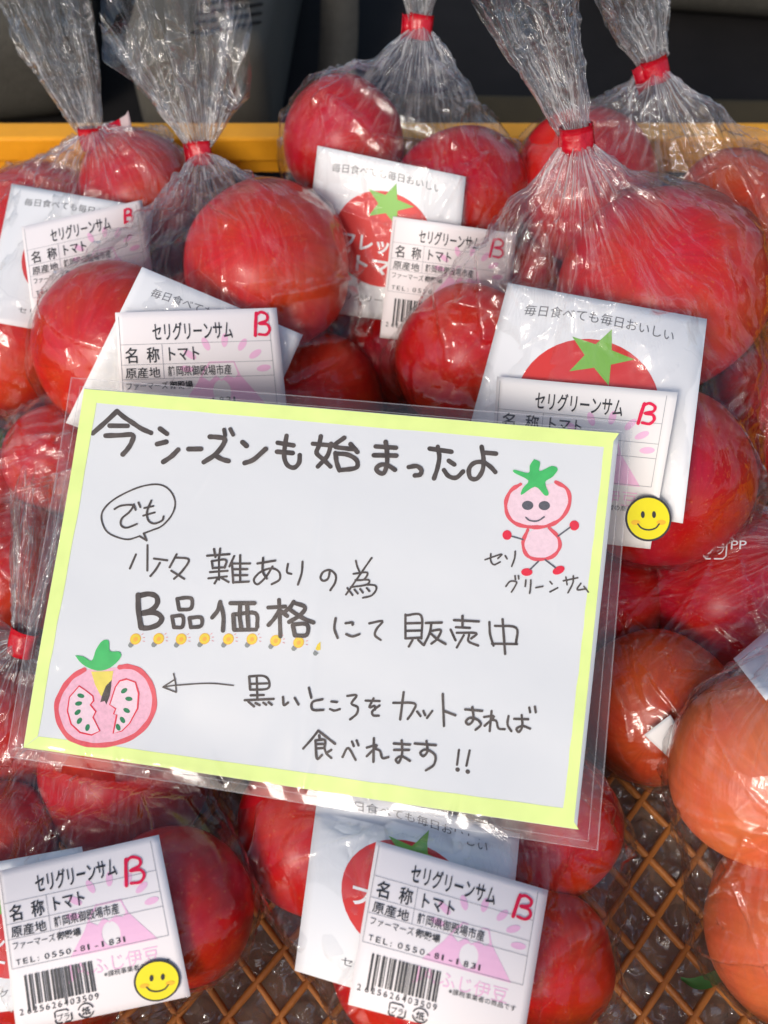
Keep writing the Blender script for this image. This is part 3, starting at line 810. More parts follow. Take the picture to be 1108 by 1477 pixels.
TS = []
def ridge(x, w): return np.clip(1 - np.abs(x) / w, 0, 1)
def radial_folds(phi, dist, rho, rs, n, reach=(.05, .15), wd=(.0016, .0042), hgt=(.3, .75)):
    """tent-shaped folds running away from the tie; returns depth and a line mask"""
    o = np.zeros_like(dist); line = np.zeros_like(dist)
    for k in range(n):
        p0 = rs.uniform(0, 2 * math.pi); sl = rs.uniform(-5, 5); cv = rs.uniform(-30, 30); L = rs.uniform(*reach); w0 = rs.uniform(*wd); a = rs.uniform(*hgt)
        s0 = rs.uniform(0, .035) if k % 3 else 0
        pc = p0 + sl * dist + cv * dist ** 2
        dph = (phi - pc + math.pi) % (2 * math.pi) - math.pi
        w_ = w0 * np.clip((dist - s0) / .03, .15, 1.0) * np.clip((L - dist) / (L * .6), 0.05, 1)
        m = (dist < L) & (dist > s0)
        q = ridge(dph * rho, w_) * m
        o = np.maximum(o, q * w_ * a); line = np.maximum(line, ridge(dph * rho, np.minimum(w_ * .35, .0011)) * m)
    return o, line
def straight_creases(P, rs, n, span, wr=(.0013, .0034)):
    o = np.zeros(len(P)); line = np.zeros(len(P)); lo, hi = P.min(0), P.max(0)
    for k in range(n):
        c = lo + (hi - lo) * rs.uniform(.1, .9, 3); c = P[rs.randint(len(P))]
        d = rs.normal(size=3); d /= np.linalg.norm(d); e = np.cross(d, rs.normal(size=3)); e /= np.linalg.norm(e)
        v = P - c; L = rs.uniform(.25, .7) * span; t_ = v @ e
        w_ = rs.uniform(*wr) * np.clip(1 - np.abs(t_) / L, 0.02, 1)
        x = v @ d + .0012 * np.sin(t_ * 60 + k); m = (np.abs(t_) < L) & (np.linalg.norm(v, axis=1) < L * 1.2)
        o = np.maximum(o, ridge(x, w_) * w_ * rs.uniform(.25, 1.0) * m); line = np.maximum(line, ridge(x, np.minimum(w_ * .3, .0008)) * m)
    return o, line
def bag_film(root, bvh, G, tie, neck_r, seed, cr=1.0, nph=370, nth=205, flatq=(), pf=None):
    ax = (tie - G); L = ax.length; ax = ax / L
    _, e1, e2 = frame(ax)
    a0 = math.asin(min(.9, neck_r / L))
    s = np.linspace(0, 1, nth); TT = a0 + (math.pi - a0) * (s ** 1.25)
    PH_ = np.linspace(0, 2 * math.pi, nph + 1)
    V = np.zeros((nth, nph + 1, 3)); D = np.zeros((nth, nph + 1, 3)); RR = np.zeros((nth, nph + 1))
    Gn = np.array(G); A, E1, E2 = np.array(ax), np.array(e1), np.array(e2)
    for i in range(nth):
        ct, stt = math.cos(TT[i]), math.sin(TT[i])
        for j in range(nph):
            d = A * ct + (E1 * math.cos(PH_[j]) + E2 * math.sin(PH_[j])) * stt
            D[i, j] = d
            h = bvh.ray_cast(G, Vector(d)); RR[i, j] = h[3] if h[0] is not None else .01
        D[i, nph] = D[i, 0]; RR[i, nph] = RR[i, 0]
    # film spans softly between what it touches
    for _ in range(2):
        q = np.pad(RR[:, :-1], ((1, 1), (0, 0)), 'edge'); RR[:, :-1] = (q[:-2] + 2 * q[1:-1] + q[2:]) / 4
        RR[:, :-1] = (np.roll(RR[:, :-1], 1, 1) + 2 * RR[:, :-1] + np.roll(RR[:, :-1], -1, 1)) / 4
        RR[:, -1] = RR[:, 0]
    P0 = Gn + D * RR[..., None]; flat = P0.reshape(-1, 3)
    dist = np.linalg.norm(flat - np.array(tie), axis=1).reshape(nth, nph + 1)
    rho = (RR * np.sin(TT)[:, None])
    # pleats that run out from the tie and die away over the shoulders
    rs = np.random.RandomState(seed)
    ph = PH_[None, :] + 0 * dist
    wb = .10 * np.sin(ph * 3 + rs.uniform(0, 6)) + .06 * np.sin(ph * 7 + dist * 60 + rs.uniform(0, 6))
    wb = wb * 1.0
    pl = np.zeros_like(dist); tot = 0
    for k, am in ((7, .8), (13, 1.0), (21, .9), (34, .55)):
        pw = tri(k * (ph + wb * np.clip(dist / .05, 0, 1)) / (2 * math.pi) + rs.uniform()) ** .8
        mod = .55 + .45 * np.sin(ph * (k % 5 + 1) + rs.uniform(0, 6)); pl += am * pw * mod; tot += am
    pl /= tot
    fall = np.exp(-dist / (.040 * cr)); amp = np.minimum(rho * .75, .0095) * fall + .0007 * np.exp(-dist / .10)
    cru = folds(flat, 30, 8, seed).reshape(dist.shape); cru2 = folds(flat, 95, 6, seed + 50).reshape(dist.shape)
    cru = (cru - cru.min()) / (cru.max() - cru.min()); cru2 = (cru2 - cru2.min()) / (cru2.max() - cru2.min())
    disp = pl * amp + (.0075 * cru + .0013 * cru2) * np.clip(dist / .03, .2, 1) * np.clip(rho / .02, 0, 1)
    rf, l1 = radial_folds(ph, dist, rho, rs, 46, (.04, .10))
    sf, l2 = straight_creases(flat, rs, 46, .055); sf = sf.reshape(dist.shape); l2 = l2.reshape(dist.shape)
    # half of the straight creases stand proud of the film (never where a label presses it flat)
    so, l3 = straight_creases(flat, rs, 85, .085, (.0014, .0052)); so = so.reshape(dist.shape); l2 = np.maximum(l2 * .5, 1.3 * l3.reshape(dist.shape))
    rv = flat - np.array(CAM); dz = rv @ np.array(FW); X = PW / 2 + rv @ np.array(RT) / dz * F; Y = PH / 2 - rv @ np.array(UP) / dz * F
    free = np.ones(len(flat))
    for q in flatq:
        ins = np.ones(len(flat), bool)
        for i in range(4):
            (ax_, ay_), (bx_, by_) = q[i], q[(i + 1) % 4]; ins &= ((bx_ - ax_) * (Y - ay_) - (by_ - ay_) * (X - ax_)) / math.hypot(bx_ - ax_, by_ - ay_) > -6
        free[ins] = 0
    disp = disp + (rf + sf) * np.clip(dist / .012, 0, 1) - (so * 1.1 + .9 * rf) * np.clip(dist / .03, 0, 1) * free.reshape(dist.shape) * 1.3
    P1 = P0 - D * disp[..., None]
    P1[:, -1] = P1[:, 0]
    Q = P1.reshape(-1, 3)
    for c_, r_ in TS:          # the film never sinks into a tomato
        dv = Q - c_; dl = np.linalg.norm(dv, axis=1); k_ = dl < r_
        Q[k_] = c_ + dv[k_] / dl[k_][:, None] * r_
    if pf is not None:         # the film lies flat against the back of the sticker
        (x0, y0), (x1, y1), (x2, y2), (x3, y3) = pf.quad
        rv = Q - np.array(CAM); dz = rv @ np.array(FW); X = PW / 2 + rv @ np.array(RT) / dz * F; Y = PH / 2 - rv @ np.array(UP) / dz * F
        u = np.full(len(Q), .5); v = np.full(len(Q), .5)
        for _ in range(8):
            fx = (1 - u) * (1 - v) * x0 + u * (1 - v) * x1 + u * v * x2 + (1 - u) * v * x3 - X; fy = (1 - u) * (1 - v) * y0 + u * (1 - v) * y1 + u * v * y2 + (1 - u) * v * y3 - Y
            a_ = (1 - v) * (x1 - x0) + v * (x2 - x3); b_ = (1 - u) * (x3 - x0) + u * (x2 - x1); c_ = (1 - v) * (y1 - y0) + v * (y2 - y3); d_ = (1 - u) * (y3 - y0) + u * (y2 - y1)
            det = a_ * d_ - b_ * c_; u = np.clip(u - (d_ * fx - b_ * fy) / det, -1, 2); v = np.clip(v - (a_ * fy - c_ * fx) / det, -1, 2)
        ld = pf.c[0] + pf.c[1] * u + pf.c[2] * v + pf.c[3] * u * u + pf.c[4] * u * v + pf.c[5] * v * v
        m_ = (u > -.02) & (u < 1.02) & (v > -.02) & (v < 1.02) & (dz < ld + .0007) & (dz > ld - .012)
        Q[m_] = np.array(CAM) + rv[m_] * ((ld[m_] + .0007) / dz[m_])[:, None]
    v = [under_sign(Vector(q)) for q in Q]
    for q in v:
        if q.z < .0006: q.z = .0006
    W = nph + 1
    f = [(j * W + i, j * W + i + 1, (j + 1) * W + i + 1, (j + 1) * W + i) for j in range(nth - 1) for i in range(nph)]
    o = mesh_obj('film', v, f, M['film'], None, True)
    uv = np.stack([np.tile(PH_ / (2 * math.pi), nth), np.clip(dist.ravel() * 6, 0, 3)], 1)
    cr_ = np.exp(-dist / .029) * .9 + .05 * np.clip(cru * 2 - 1.2, 0, 1) + .13 * l1 * np.exp(-dist / .06) + .13 * l2
    set_film_attrs(o, uv, cr_.ravel()); rel(o, root)
    return o

def bag_tail(root, tie, end, neck_r, half_w, seed, ragged=.012, depth=.010, nph=380, nth=130):
    """the loose mouth of the bag above the tie: pleated fan opening out"""
    axv = end - tie; L = axv.length; a, wv, nv = frame(axv)
    rs = np.random.RandomState(seed); s = np.linspace(0, 1, nth)[:, None]; ph = np.linspace(0, 2 * math.pi, nph + 1)[None, :]
    op = s ** .85
    wob = .12 * np.sin(ph * 2 + rs.uniform(0, 6)) + .05 * np.sin(5 * ph + 4 * s)
    ww = neck_r + (half_w - neck_r) * op; dd = neck_r * .8 + (depth - neck_r * .8) * op
    pl = np.zeros((nth, nph + 1)); tot = 0
    for k, am in ((5, 1.0), (9, 1.0), (15, .9), (26, .5)):
        pl += am * (tri(k * (ph + wob * s) / (2 * math.pi) + rs.uniform()) - .5) * (.6 + .4 * np.sin(ph * (k % 4 + 1) + rs.uniform(0, 6))); tot += am
    pl /= tot
    X = np.cos(ph) * ww * (1 + .18 * pl * op); Y = np.sin(ph) * dd + pl * (.0035 + .017 * op) * np.sign(np.sin(ph) + .01) * np.abs(np.sin(ph)) ** .5
    Y = Y + .010 * op * np.sin(np.cos(ph) * 5 + rs.uniform(0, 6) + s * 2)
    topcut = 1 + (ragged / L) * (np.sin(ph * 2 + rs.uniform(0, 6)) + .7 * np.sin(ph * 5 + rs.uniform(0, 6)) + .5 * np.sin(ph * 9 + rs.uniform(0, 6)) + .3 * tri(ph * 3.3))
    Z = s * L * topcut - .12 * L * (np.cos(ph) ** 2) * s ** 2
    T = np.array(tie); P1 = T + Z[..., None] * np.array(a) + X[..., None] * np.array(wv) + Y[..., None] * np.array(nv)
    flat = P1.reshape(-1, 3)
    c = folds(flat, 40, 6, seed + 4).reshape(nth, nph + 1)
    dd_ = s * L * np.ones_like(ph)
    rf, l1 = radial_folds(ph * np.ones_like(s), dd_, np.maximum(ww, .004) * np.ones_like(ph), rs, 22, (.04, .16), (.0016, .0050), (.5, 1.1))
    sf, l2 = straight_creases(flat, rs, 60, .045); sf = sf.reshape(nth, nph + 1); l2 = l2.reshape(nth, nph + 1)
    P1 = P1 - (rf * 1.5 + sf * 1.6)[..., None] * np.array(nv) * np.sign(np.sin(ph) + .01)[..., None]
    P1 = P1 + (c * (.0015 + .0085 * s))[..., None] * np.array(nv) + (np.roll(c, 17, 1) * (.0015 * s))[..., None] * np.array(wv)
    P1[:, -1] = P1[:, 0]
    v = [under_sign(Vector(q)) for q in P1.reshape(-1, 3)]; W = nph + 1
    f = [(j * W + i, j * W + i + 1, (j + 1) * W + i + 1, (j + 1) * W + i) for j in range(nth - 1) for i in range(nph)]
    o = mesh_obj('bag_mouth', v, f, M['film'], None, True)
    uv = np.stack([np.tile(ph[0] / (2 * math.pi), nth), np.repeat(s[:, 0] * L * 6, nph + 1)], 1)
    cr_ = np.clip(np.exp(-(s * L) / .024) * .9 + .05, 0, 1) * np.ones_like(ph) + .30 * l1 + .30 * l2
    set_film_attrs(o, uv, cr_.ravel()); rel(o, root); return o

def tape_tie(root, p, axis, r, hgt=.0110, flap=.007, side=1, flapw=1.0, curl=False):
    a, wv, nv = frame(axis)
    n = 40; v = []; f = []
    for j in range(5):
        z = (j / 4 - .5) * hgt
        for k, rr in ((0, r), (1, r - .0004)):
            for i in range(n):
                t_ = 2 * math.pi * i / n; q = 1 + .05 * math.sin(3 * t_ + j) + .03 * math.sin(7 * t_)
                v.append(p + a * (z + .0006 * math.sin(t_ + 1)) + (wv * math.cos(t_) * rr * 1.1 + nv * math.sin(t_) * rr * .85) * q)
    for j in range(4):
        for i in range(n):
            i2 = (i + 1) % n; A = j * 2 * n; Bn = A + 2 * n
            f.append((A + i, A + i2, Bn + i2, Bn + i)); f.append((A + n + i, Bn + n + i, Bn + n + i2, A + n + i2))
    for A, s_ in ((0, 1), (4 * 2 * n, -1)):
        for i in range(n): i2 = (i + 1) % n; f.append((A + i, A + n + i, A + n + i2, A + i2))
    o = mesh_obj('tape_band', v, f, M['tape'], None, True); rel(o, root)
    v = []; f = []; m = []
    ns = 10
    for i in range(ns + 1):
        s = i / ns; x = r * .75 + flap * s; side_ = -side
        bend = .0016 * math.sin(s * 3.0) + (.004 * s * s if curl else 0)
        for z, tn in ((-.5, 0), (.5, 0), (.5, 1), (-.5, 1)):
            zz = z * hgt * flapw + (.0045 * s * s if curl else -.001 * s) + (.0009 * math.sin(z * 40) if i == ns else 0)
            v.append(p + a * zz + wv * side_ * x + nv * (-(r * .35) + bend + (.00035 if tn else 0)) * 1.0)
        if i:
            A = 4 * (i - 1); Bn = 4 * i
            for q, mm in ((0, 0), (1, 0), (2, 1), (3, 0)):
                q2 = (q + 1) % 4; f.append((A + q, A + q2, Bn + q2, Bn + q)); m.append(1 if (curl and i >= ns - 2) else 0)
    f.append((4 * ns, 4 * ns + 1, 4 * ns + 2, 4 * ns + 3)); m.append(0)
    o = mesh_obj('tape_flap', v, f, [M['tape'], M['tape_back']], None, True, m); rel(o, root)

GROUP = 'knotted clear bags of tomatoes in the crate'
def make_bag(label, toms, tie, mouth=None, half_w=.02, neck_r=.0042, card=None, price=None, infl=.0062, extra=(), seed=1,
             flap=.006, side=1, curl=False, cr=1.0, tieband=True, card_mm=(80, 83), pmat='label', B=((49.5, 4.0), 6.6, 9.2), dense=1.0, ragged=.012, cards=()):
    pts = []
    for k in toms: pts += sphere_pts(C3[k][0], C3[k][1] + infl * .45)
    G0 = sum((C3[k][0] * C3[k][1] for k in toms), Vector()) / sum(C3[k][1] for k in toms)
    loc = Vector((G0.x, G0.y, max(0.001, min(C3[k][0].z - C3[k][1] for k in toms))))
    root = empty('tomato_bag', loc); tag(root, label, 'bag', GROUP)
    inner = hull_bvh(pts)
    TS[:] = [(np.array(C3[k][0]), C3[k][1] * 1.035) for k in toms]
    hp = []
    for k in toms: hp += sphere_pts(C3[k][0], C3[k][1] + infl)
    allc = ([card] if card else []) + list(cards)
    for cq in allc:
        fn = fit_label(cq, inner, *card_mm, .0004)
        brand_card(root, fn, *card_mm)
        for i in range(9):
            for j in range(9):
                q = fn(card_mm[0] * i / 8, card_mm[1] * j / 8, .0022 + infl * .4); hp.append(q)
    ax, e1, e2 = frame((tie - G0))
    for i in range(24):
        t_ = 2 * math.pi * i / 24; hp.append(tie + (e1 * math.cos(t_) + e2 * math.sin(t_)) * neck_r)
    for q in extra: hp += sphere_pts(q, .003, 20)
    hull = hull_bvh(hp)
    G = sum((C3[k][0] for k in toms), Vector()) / len(toms)
    pf = fit_label(price, hull, 62, 60, .0004, 55) if price else None
    bag_film(root, hull, G, tie + ax * .0, neck_r, seed, cr, int(370 * dense), int(205 * dense), [price] if price else [], pf)
    if price: price_label(root, pf, pmat, B)
    if mouth is not None:
        bag_tail(root, tie, mouth, neck_r, half_w, seed + 100, ragged)
    if tieband: tape_tie(root, tie, (mouth - G) if mouth is not None else (tie - G), neck_r + .0010, flap=flap, side=side, curl=curl)
    return root, hull

make_bag('clear bag in the upper left corner, its red tie ending in a curled flap', ['a1', 'a2', 'a3', 'a4'], at(133, 200, .524), at(45, -45, .495), .0235, .0048,
         card=((17, 265), (222, 300), (195, 500), (-25, 462)), price=((31, 327), (205, 288), (230, 458), (52, 497)), seed=1,
         flap=.016, side=1, curl=True, B=((51.5, 3.0), 4.2, 6.5), extra=(at(75, 600, .52), at(20, 625, .51)))
make_bag('clear bag at left with a wide ragged mouth, second red tie from the left', ['b1', 'b2', 'b3', 'b4'], at(290, 220, .500), at(252, 12, .470), .033, .0040,
         card=((205, 385), (437, 483), (340, 700), (95, 610)), price=((166, 451), (399, 444), (422, 668), (180, 676)), seed=2,
         flap=.004, side=-1, B=((52.5, 1.5), 6.0, 8.8), ragged=.024)
make_bag('clear bag at the back centre, its red tie at the top edge', ['c1', 'c2', 'c3', 'c4'], at(607, 38, .500), at(600, -150, .47), .016, .0045,
         card=((458, 210), (672, 255), (650, 475), (432, 445)), price=((567, 312), (745, 337), (728, 508), (548, 487)), seed=3, flap=.005, side=-1, cr=1.25, extra=(at(545, 545, .53), at(530, 490, .53)))
make_bag('clear bag at the back right, tie near the top, in front of the dark ledge', ['e1', 'e2', 'e3'], at(945, 100, .490), at(895, -60, .465), .020, .0050, seed=4, flap=.007, side=-1, cr=1.4)
make_bag('biggest clear bag, right of centre, with tall pale film above its tie', ['d1', 'd2', 'd3', 'd4', 'd5'], at(832, 200, .430), at(745, -60, .405), .0225, .0056,
         card=((733, 408), (1020, 460), (985, 755), (655, 700)), price=((717, 543), (978, 566), (938, 792), (703, 765)), seed=5, flap=.002, side=1, cr=1.3,
         pmat='cream_label', B=((50.0, 5.2), 5.6, 7.8), ragged=.008)
BD = sc.objects[-1]
make_bag('clear bag cut by the right edge below the back right bag', ['f1'], at(1260, 560, .50), None, seed=6, tieband=False, dense=.5)
GB, GH = make_bag('clear bag right of the sign with a white recycling mark printed on its film', ['g1', 'g2', 'g3'], at(1250, 760, .43), None, seed=7, tieband=False)
make_bag('clear bag of orange tomatoes at the right edge over the bare lattice', ['h1', 'h2', 'h3'], at(1200, 860, .385), None, seed=8, tieband=False,
         extra=(at(1030, 1395, .42), at(975, 1190, .43)))
make_bag('clear bag at bottom centre, its top pushed under the sign', ['i1', 'i2', 'i3', 'i4'], at(600, 1000, .432), None, seed=9, tieband=False,
         card=((462, 1118), (750, 1203), (722, 1490), (425, 1400)), price=((543, 1212), (791, 1284), (753, 1515), (502, 1449)), B=((51.0, 4.5), 6.2, 8.5))
make_bag('clear bag in the bottom left corner under the lower left of the sign', ['j1', 'j2', 'j3', 'j4'], at(175, 975, .445), None, seed=10, tieband=False,
         card=((-110, 1262), (118, 1221), (160, 1440), (-80, 1470)), price=((-5, 1257), (229, 1204), (275, 1437), (24, 1490)), B=((46.5, 6.0), 7.5, 9.6))
make_bag('clear bag at the left edge with its red tie and narrow mouth beside the sign', ['k1', 'k2'], at(33, 925, .436), at(62, 690, .440), .0150, .0044, seed=11, flap=.001, side=-1, cr=1.0, ragged=.004)
make_bag('clear bag cut by the left edge with a green calyx inside', ['l1', 'l2', 'l3'], at(105, 700, .50), None, seed=12, tieband=False, dense=.5, neck_r=.006)

for lab, q in (('clear bag of orange tomatoes at the right edge over the bare lattice', ((1058, 950), (1118, 898), (1165, 958), (1105, 1010))),
               ('clear bag right of the sign with a white recycling mark printed on its film', ((929, 1060), (967, 1031), (995, 1075), (966, 1094)))):
    bg_ = [o for o in sc.objects if o.get('label') == lab][0]
    pts = [C3[k] for k in (('h1', 'h2') if 'orange' in lab else ('g1', 'g2'))]
    hv = hull_bvh([p for c_, r_ in pts for p in sphere_pts(c_, r_ + .0025)])
    sheet('card_corner', fit_label(q, hv, 18, 18, .0004), 18, 18, M['card'], bg_, 8)
# white film print on the right-hand bag (recycling mark), and digital smiley overlays built as flat discs
bags = {o['label']: o for o in sc.objects if o.name.startswith('tomato_bag')}
fn = fit_label(((1015, 772), (1088, 772), (1085, 812), (1012, 812)), GH, 36, 20, .0030, 99)
p = Print(); Wp = M['white_print']
for sgm in (((1, 12), (1, 3), (3, 1), (13, 1), (15, 3)), ((17, 7), (17, 15), (15, 17), (9, 17)), ((6, 17), (3, 17), (1, 15))): p.stroke(list(sgm), 1.0, Wp, 0, smooth=False)
p.text('プラ', 3, 13.5, 0, 10, Wp, width=12.5); p.text('PP', 20, 10, 0, 9, Wp, width=11)
p.build('recycling_print', fn, GB)
def cast(bvhfn, x, y): return bvhfn
bl = bags['clear bag in the bottom left corner under the lower left of the sign']
br = bags['biggest clear bag, right of centre, with tall pale film above its tie']
def on_child(root, x, y, name):
    r = ray(x, y); best = None
    for o in root.children:
        if o.name.split('.')[0] in name:
            bpy.context.view_layer.update()
            bm = bmesh.new(); bm.from_mesh(o.data); bm.transform(o.matrix_world); b = BVHTree.FromBMesh(bm); bm.free()
            h = b.ray_cast(CAM, r.normalized())
            if h[0] is not None and (best is None or h[3] < best[3]): best = h
    return best
h = on_child(bl, 227, 1413, ('price_label',)); n = h[1] if h[1].dot(FW) < 0 else -h[1]
smiley(bl, 227, 1413, 33, h[0] + n * .0003, n)
h = on_child(br, 935, 748, ('film', 'price_label')); n = (-FW * .75 + SN * .4).normalized()
smiley(br, 935, 748, 33, h[0] - ray(935, 748).normalized() * .006, n)

# green leaf scrap on the lattice
lp = [at_z(x, y, .0015) for x, y in ((982, 1412), (1000, 1419), (1022, 1415), (1040, 1402), (1053, 1378))]
bm = bmesh.new(); prev = None
for i, q in enumerate(catmull([tuple(a[:2]) for a in lp], 5)):
    s = i / 20; wd = .0024 * math.sin(math.pi * min(1, s * .9 + .06)) + .0002; z = .0016 + .006 * s * s
    cur = [bm.verts.new((q[0] + dx, q[1] + dy, z + dz)) for dx, dy, dz in ((-.2 * wd, wd, .0006), (0, 0, 0), (.2 * wd, -wd, .0006))]
    if prev:
        for a in (0, 1): bm.faces.new((prev[a], prev[a + 1], cur[a + 1], cur[a]))
    prev = cur
o = bm_obj('leaf', bm, M['leaf'], None, True); tag(o, 'thin curled green leaf scrap on the lattice at bottom right', 'leaf')

# ------------------------------------------------------------------ hand-written sign in a clear sleeve
SR = empty('paper_sign', tuple(S0 - SN * .004))
tag(SR, 'handwritten white paper sign with lime green border in a clear plastic sleeve', 'sign')
PQ = ((122, 560), (893, 625), (832, 1196), (35, 1078))
def qpt(q, u, v):
    return tuple((1 - u) * (1 - v) * q[0][k] + u * (1 - v) * q[1][k] + u * v * q[2][k] + (1 - u) * v * q[3][k] for k in (0, 1))
def grid_sheet(name, q, h, mat, nu, nv, extra=None, th=None):
    v = []; f = []
    for j in range(nv + 1):
        for i in range(nu + 1):
            x, y = qpt(q, i / nu, j / nv); v.append(SG(x, y, h + (extra(i / nu, j / nv) if extra else 0)))
    W = nu + 1
    for j in range(nv):
        for i in range(nu): a = j * W + i; f.append((a, a + W, a + W + 1, a + 1))
    if th:
        K = len(v); v += [p - SN * th for p in v]
        f += [tuple(K + i for i in reversed(q_)) for q_ in list(f)]
        for i in range(nu):
            a = i; f.append((a, a + 1, a + 1 + K, a + K)); a = nv * W + i; f.append((a, a + K, a + 1 + K, a + 1))
        for j in range(nv):
            a = j * W; f.append((a, a + K, a + W + K, a + W)); a = j * W + nu; f.append((a, a + W, a + W + K, a + K))
    o = mesh_obj(name, v, f, mat, None, True); rel(o, SR); return o
PAPER = grid_sheet('paper_sheet', PQ, 0, M['paper'], 40, 30, None, .00015)
H1 = 1.2e-4
def strip(pts_out, pts_in, h):
    P_ = Print(); n = 24; v = []; f = []
    rs = random.Random(len(sc.objects))
    for i in range(n + 1):
        t_ = i / n; a = [pts_out[0][k] * (1 - t_) + pts_out[1][k] * t_ for k in (0, 1)]; b = [pts_in[0][k] * (1 - t_) + pts_in[1][k] * t_ for k in (0, 1)]
        j = rs.uniform(-.7, .7); v += [tuple(a), (b[0] + j, b[1] + j)]
    for i in range(n): f.append((2 * i, 2 * i + 1, 2 * i + 3, 2 * i + 2))
    P_.raw(v, f, M['lime'], h); P_.build('border_strip', lambda x, y, h: SG(x, y, h), PAPER)
strip(((122, 561), (893, 625.5)), ((126, 580), (879, 646)), H1)
strip(((835, 1196), (35.5, 1078)), ((816, 1166), (57, 1062)), H1)
strip(((122, 561), (35.5, 1078)), ((140, 575), (56, 1062)), H1 + 3e-5)
strip(((886, 626), (827, 1195)), ((872, 640), (812, 1168)), H1 + 3e-5)

HW = []      # (crop x0, y0, scale, width, strokes)
k3 = 3.693
HW.append((120, 570, k3, 6.3, [[(50, 202), (110, 150), (180, 85)], [(180, 85), (215, 115), (260, 145), (310, 178), (360, 200)], [(140, 162), (235, 163)],
    [(118, 215), (190, 213), (262, 211), (256, 250), (235, 285), (208, 315)], [(408, 178), (445, 205)], [(392, 260), (442, 248)], [(425, 355), (470, 325), (505, 290)],
    [(560, 287), (628, 287)], [(675, 222), (720, 225), (755, 235), (740, 275), (700, 320), (643, 357)], [(705, 322), (740, 342), (775, 352)],
    [(850, 252), (872, 272)], [(862, 363), (910, 345), (975, 288)]]))
HW.append((120, 570, k3, 5.2, [[(752, 185), (757, 215)], [(785, 182), (800, 212)]]))
HW.append((0, 0, 1, 6.0, [[(413.8, 629), (411, 648), (411, 662), (416, 672), (425, 675), (432, 668), (433, 657)], [(401, 639), (424, 643)], [(400, 652), (423, 654)]]))
HW.append((420, 600, k3, 5.9, [[(160, 110), (150, 160), (138, 200), (175, 235), (212, 272)], [(215, 150), (195, 215), (145, 272)], [(118, 150), (225, 160)],
    [(285, 118), (232, 162), (300, 176), (345, 180)], [(318, 152), (355, 195)], [(238, 200), (245, 250), (260, 293)], [(238, 203), (300, 208), (345, 232), (357, 262), (340, 282), (262, 292)],
    [(452, 165), (560, 172)], [(442, 212), (562, 214)], [(505, 140), (512, 200), (512, 260), (495, 308), (464, 300), (458, 278), (485, 262), (520, 268), (555, 290)],
    [(628, 275), (670, 270), (695, 290), (688, 315), (660, 320)], [(738, 175), (855, 192)], [(782, 165), (790, 220), (780, 280), (762, 335)], [(840, 240), (870, 260)],
    [(815, 290), (840, 322), (880, 330), (917, 297)], [(1015, 165), (1025, 230), (1020, 290), (990, 335), (955, 330), (948, 285), (975, 252), (1020, 247), (1060, 270), (1088, 300)], [(1035, 197), (1092, 202)]]))
HW.append((120, 680, k3, 2.2, [[(322, 330), (370, 312), (420, 290), (470, 235), (490, 175), (475, 120), (435, 80), (380, 68), (300, 82), (210, 120), (140, 165), (100, 215), (98, 265), (125, 320), (180, 350), (240, 362), (300, 345)]]))
HW.append((120, 680, k3, 2.6, [[(300, 345), (338, 368)], [(338, 368), (322, 330)], [(165, 200), (200, 182), (262, 180), (245, 215), (205, 250), (200, 285), (230, 300), (285, 280)], [(268, 175), (278, 205)], [(293, 165), (303, 190)],
    [(362, 155), (345, 195), (338, 230), (350, 265), (380, 278), (420, 262), (428, 240)], [(325, 195), (372, 185)], [(318, 235), (380, 218)]]))
HW.append((0, 730, 1.979, 2.9, [[(388, 138), (371, 178)], [(421, 112), (421, 184)], [(440, 150), (478, 155)], [(457, 162), (445, 182), (430, 200)],
    [(505, 138), (485, 175)], [(500, 147), (540, 153), (522, 185), (498, 208)], [(490, 185), (527, 208)]]))
HW.append((290, 770, k3, 2.9, [[(35, 118), (155, 110)], [(72, 82), (80, 125)], [(105, 80), (100, 125)], [(60, 148), (66, 185)], [(60, 147), (135, 140), (130, 182)], [(66, 184), (130, 180)], [(98, 125), (99, 245)],
    [(50, 205), (145, 198)], [(42, 238), (140, 228)], [(95, 232), (75, 265)], [(102, 230), (150, 258)], [(180, 120), (155, 175)], [(168, 150), (175, 262)], [(212, 115), (212, 255)],
    [(172, 160), (265, 160)], [(178, 190), (250, 190)], [(178, 222), (250, 222)], [(178, 260), (258, 256)],
    [(305, 160), (400, 145)], [(335, 130), (333, 200), (355, 240)], [(385, 175), (350, 230), (305, 270), (285, 245), (320, 205), (380, 185), (420, 205), (422, 245), (380, 270)],
    [(467, 162), (462, 205), (485, 215)], [(545, 150), (540, 210), (520, 272)], [(690, 200), (680, 240), (655, 252), (640, 235), (655, 205), (690, 195), (720, 220), (718, 260), (692, 302)]]))
HW.append((290, 770, k3, 2.5, [[(828, 145), (835, 175), (848, 205)], [(912, 130), (870, 190), (800, 290), (775, 325)], [(815, 215), (888, 208), (870, 245), (825, 248)], [(828, 250), (895, 247), (885, 272), (800, 286)],
    [(885, 272), (930, 277), (935, 300), (910, 330), (865, 342)], [(782, 290), (810, 328)], [(820, 298), (838, 320)], [(850, 295), (865, 315)], [(885, 290), (900, 308)]]))
HW.append((170, 840, k3, 6.8, [[(110, 68), (112, 150), (125, 238)], [(112, 72), (165, 62), (205, 75), (212, 110), (185, 145), (130, 165)], [(135, 165), (200, 162), (235, 190), (215, 225), (165, 243), (125, 242)]]))
HW.append((170, 840, k3, 5.0, [[(318, 88), (328, 145)], [(320, 88), (370, 82), (397, 92), (390, 140), (330, 146)], [(290, 182), (300, 240)], [(290, 182), (346, 180), (345, 236), (302, 240)], [(383, 190), (390, 240)], [(385, 190), (445, 188), (445, 232), (392, 240)]]))
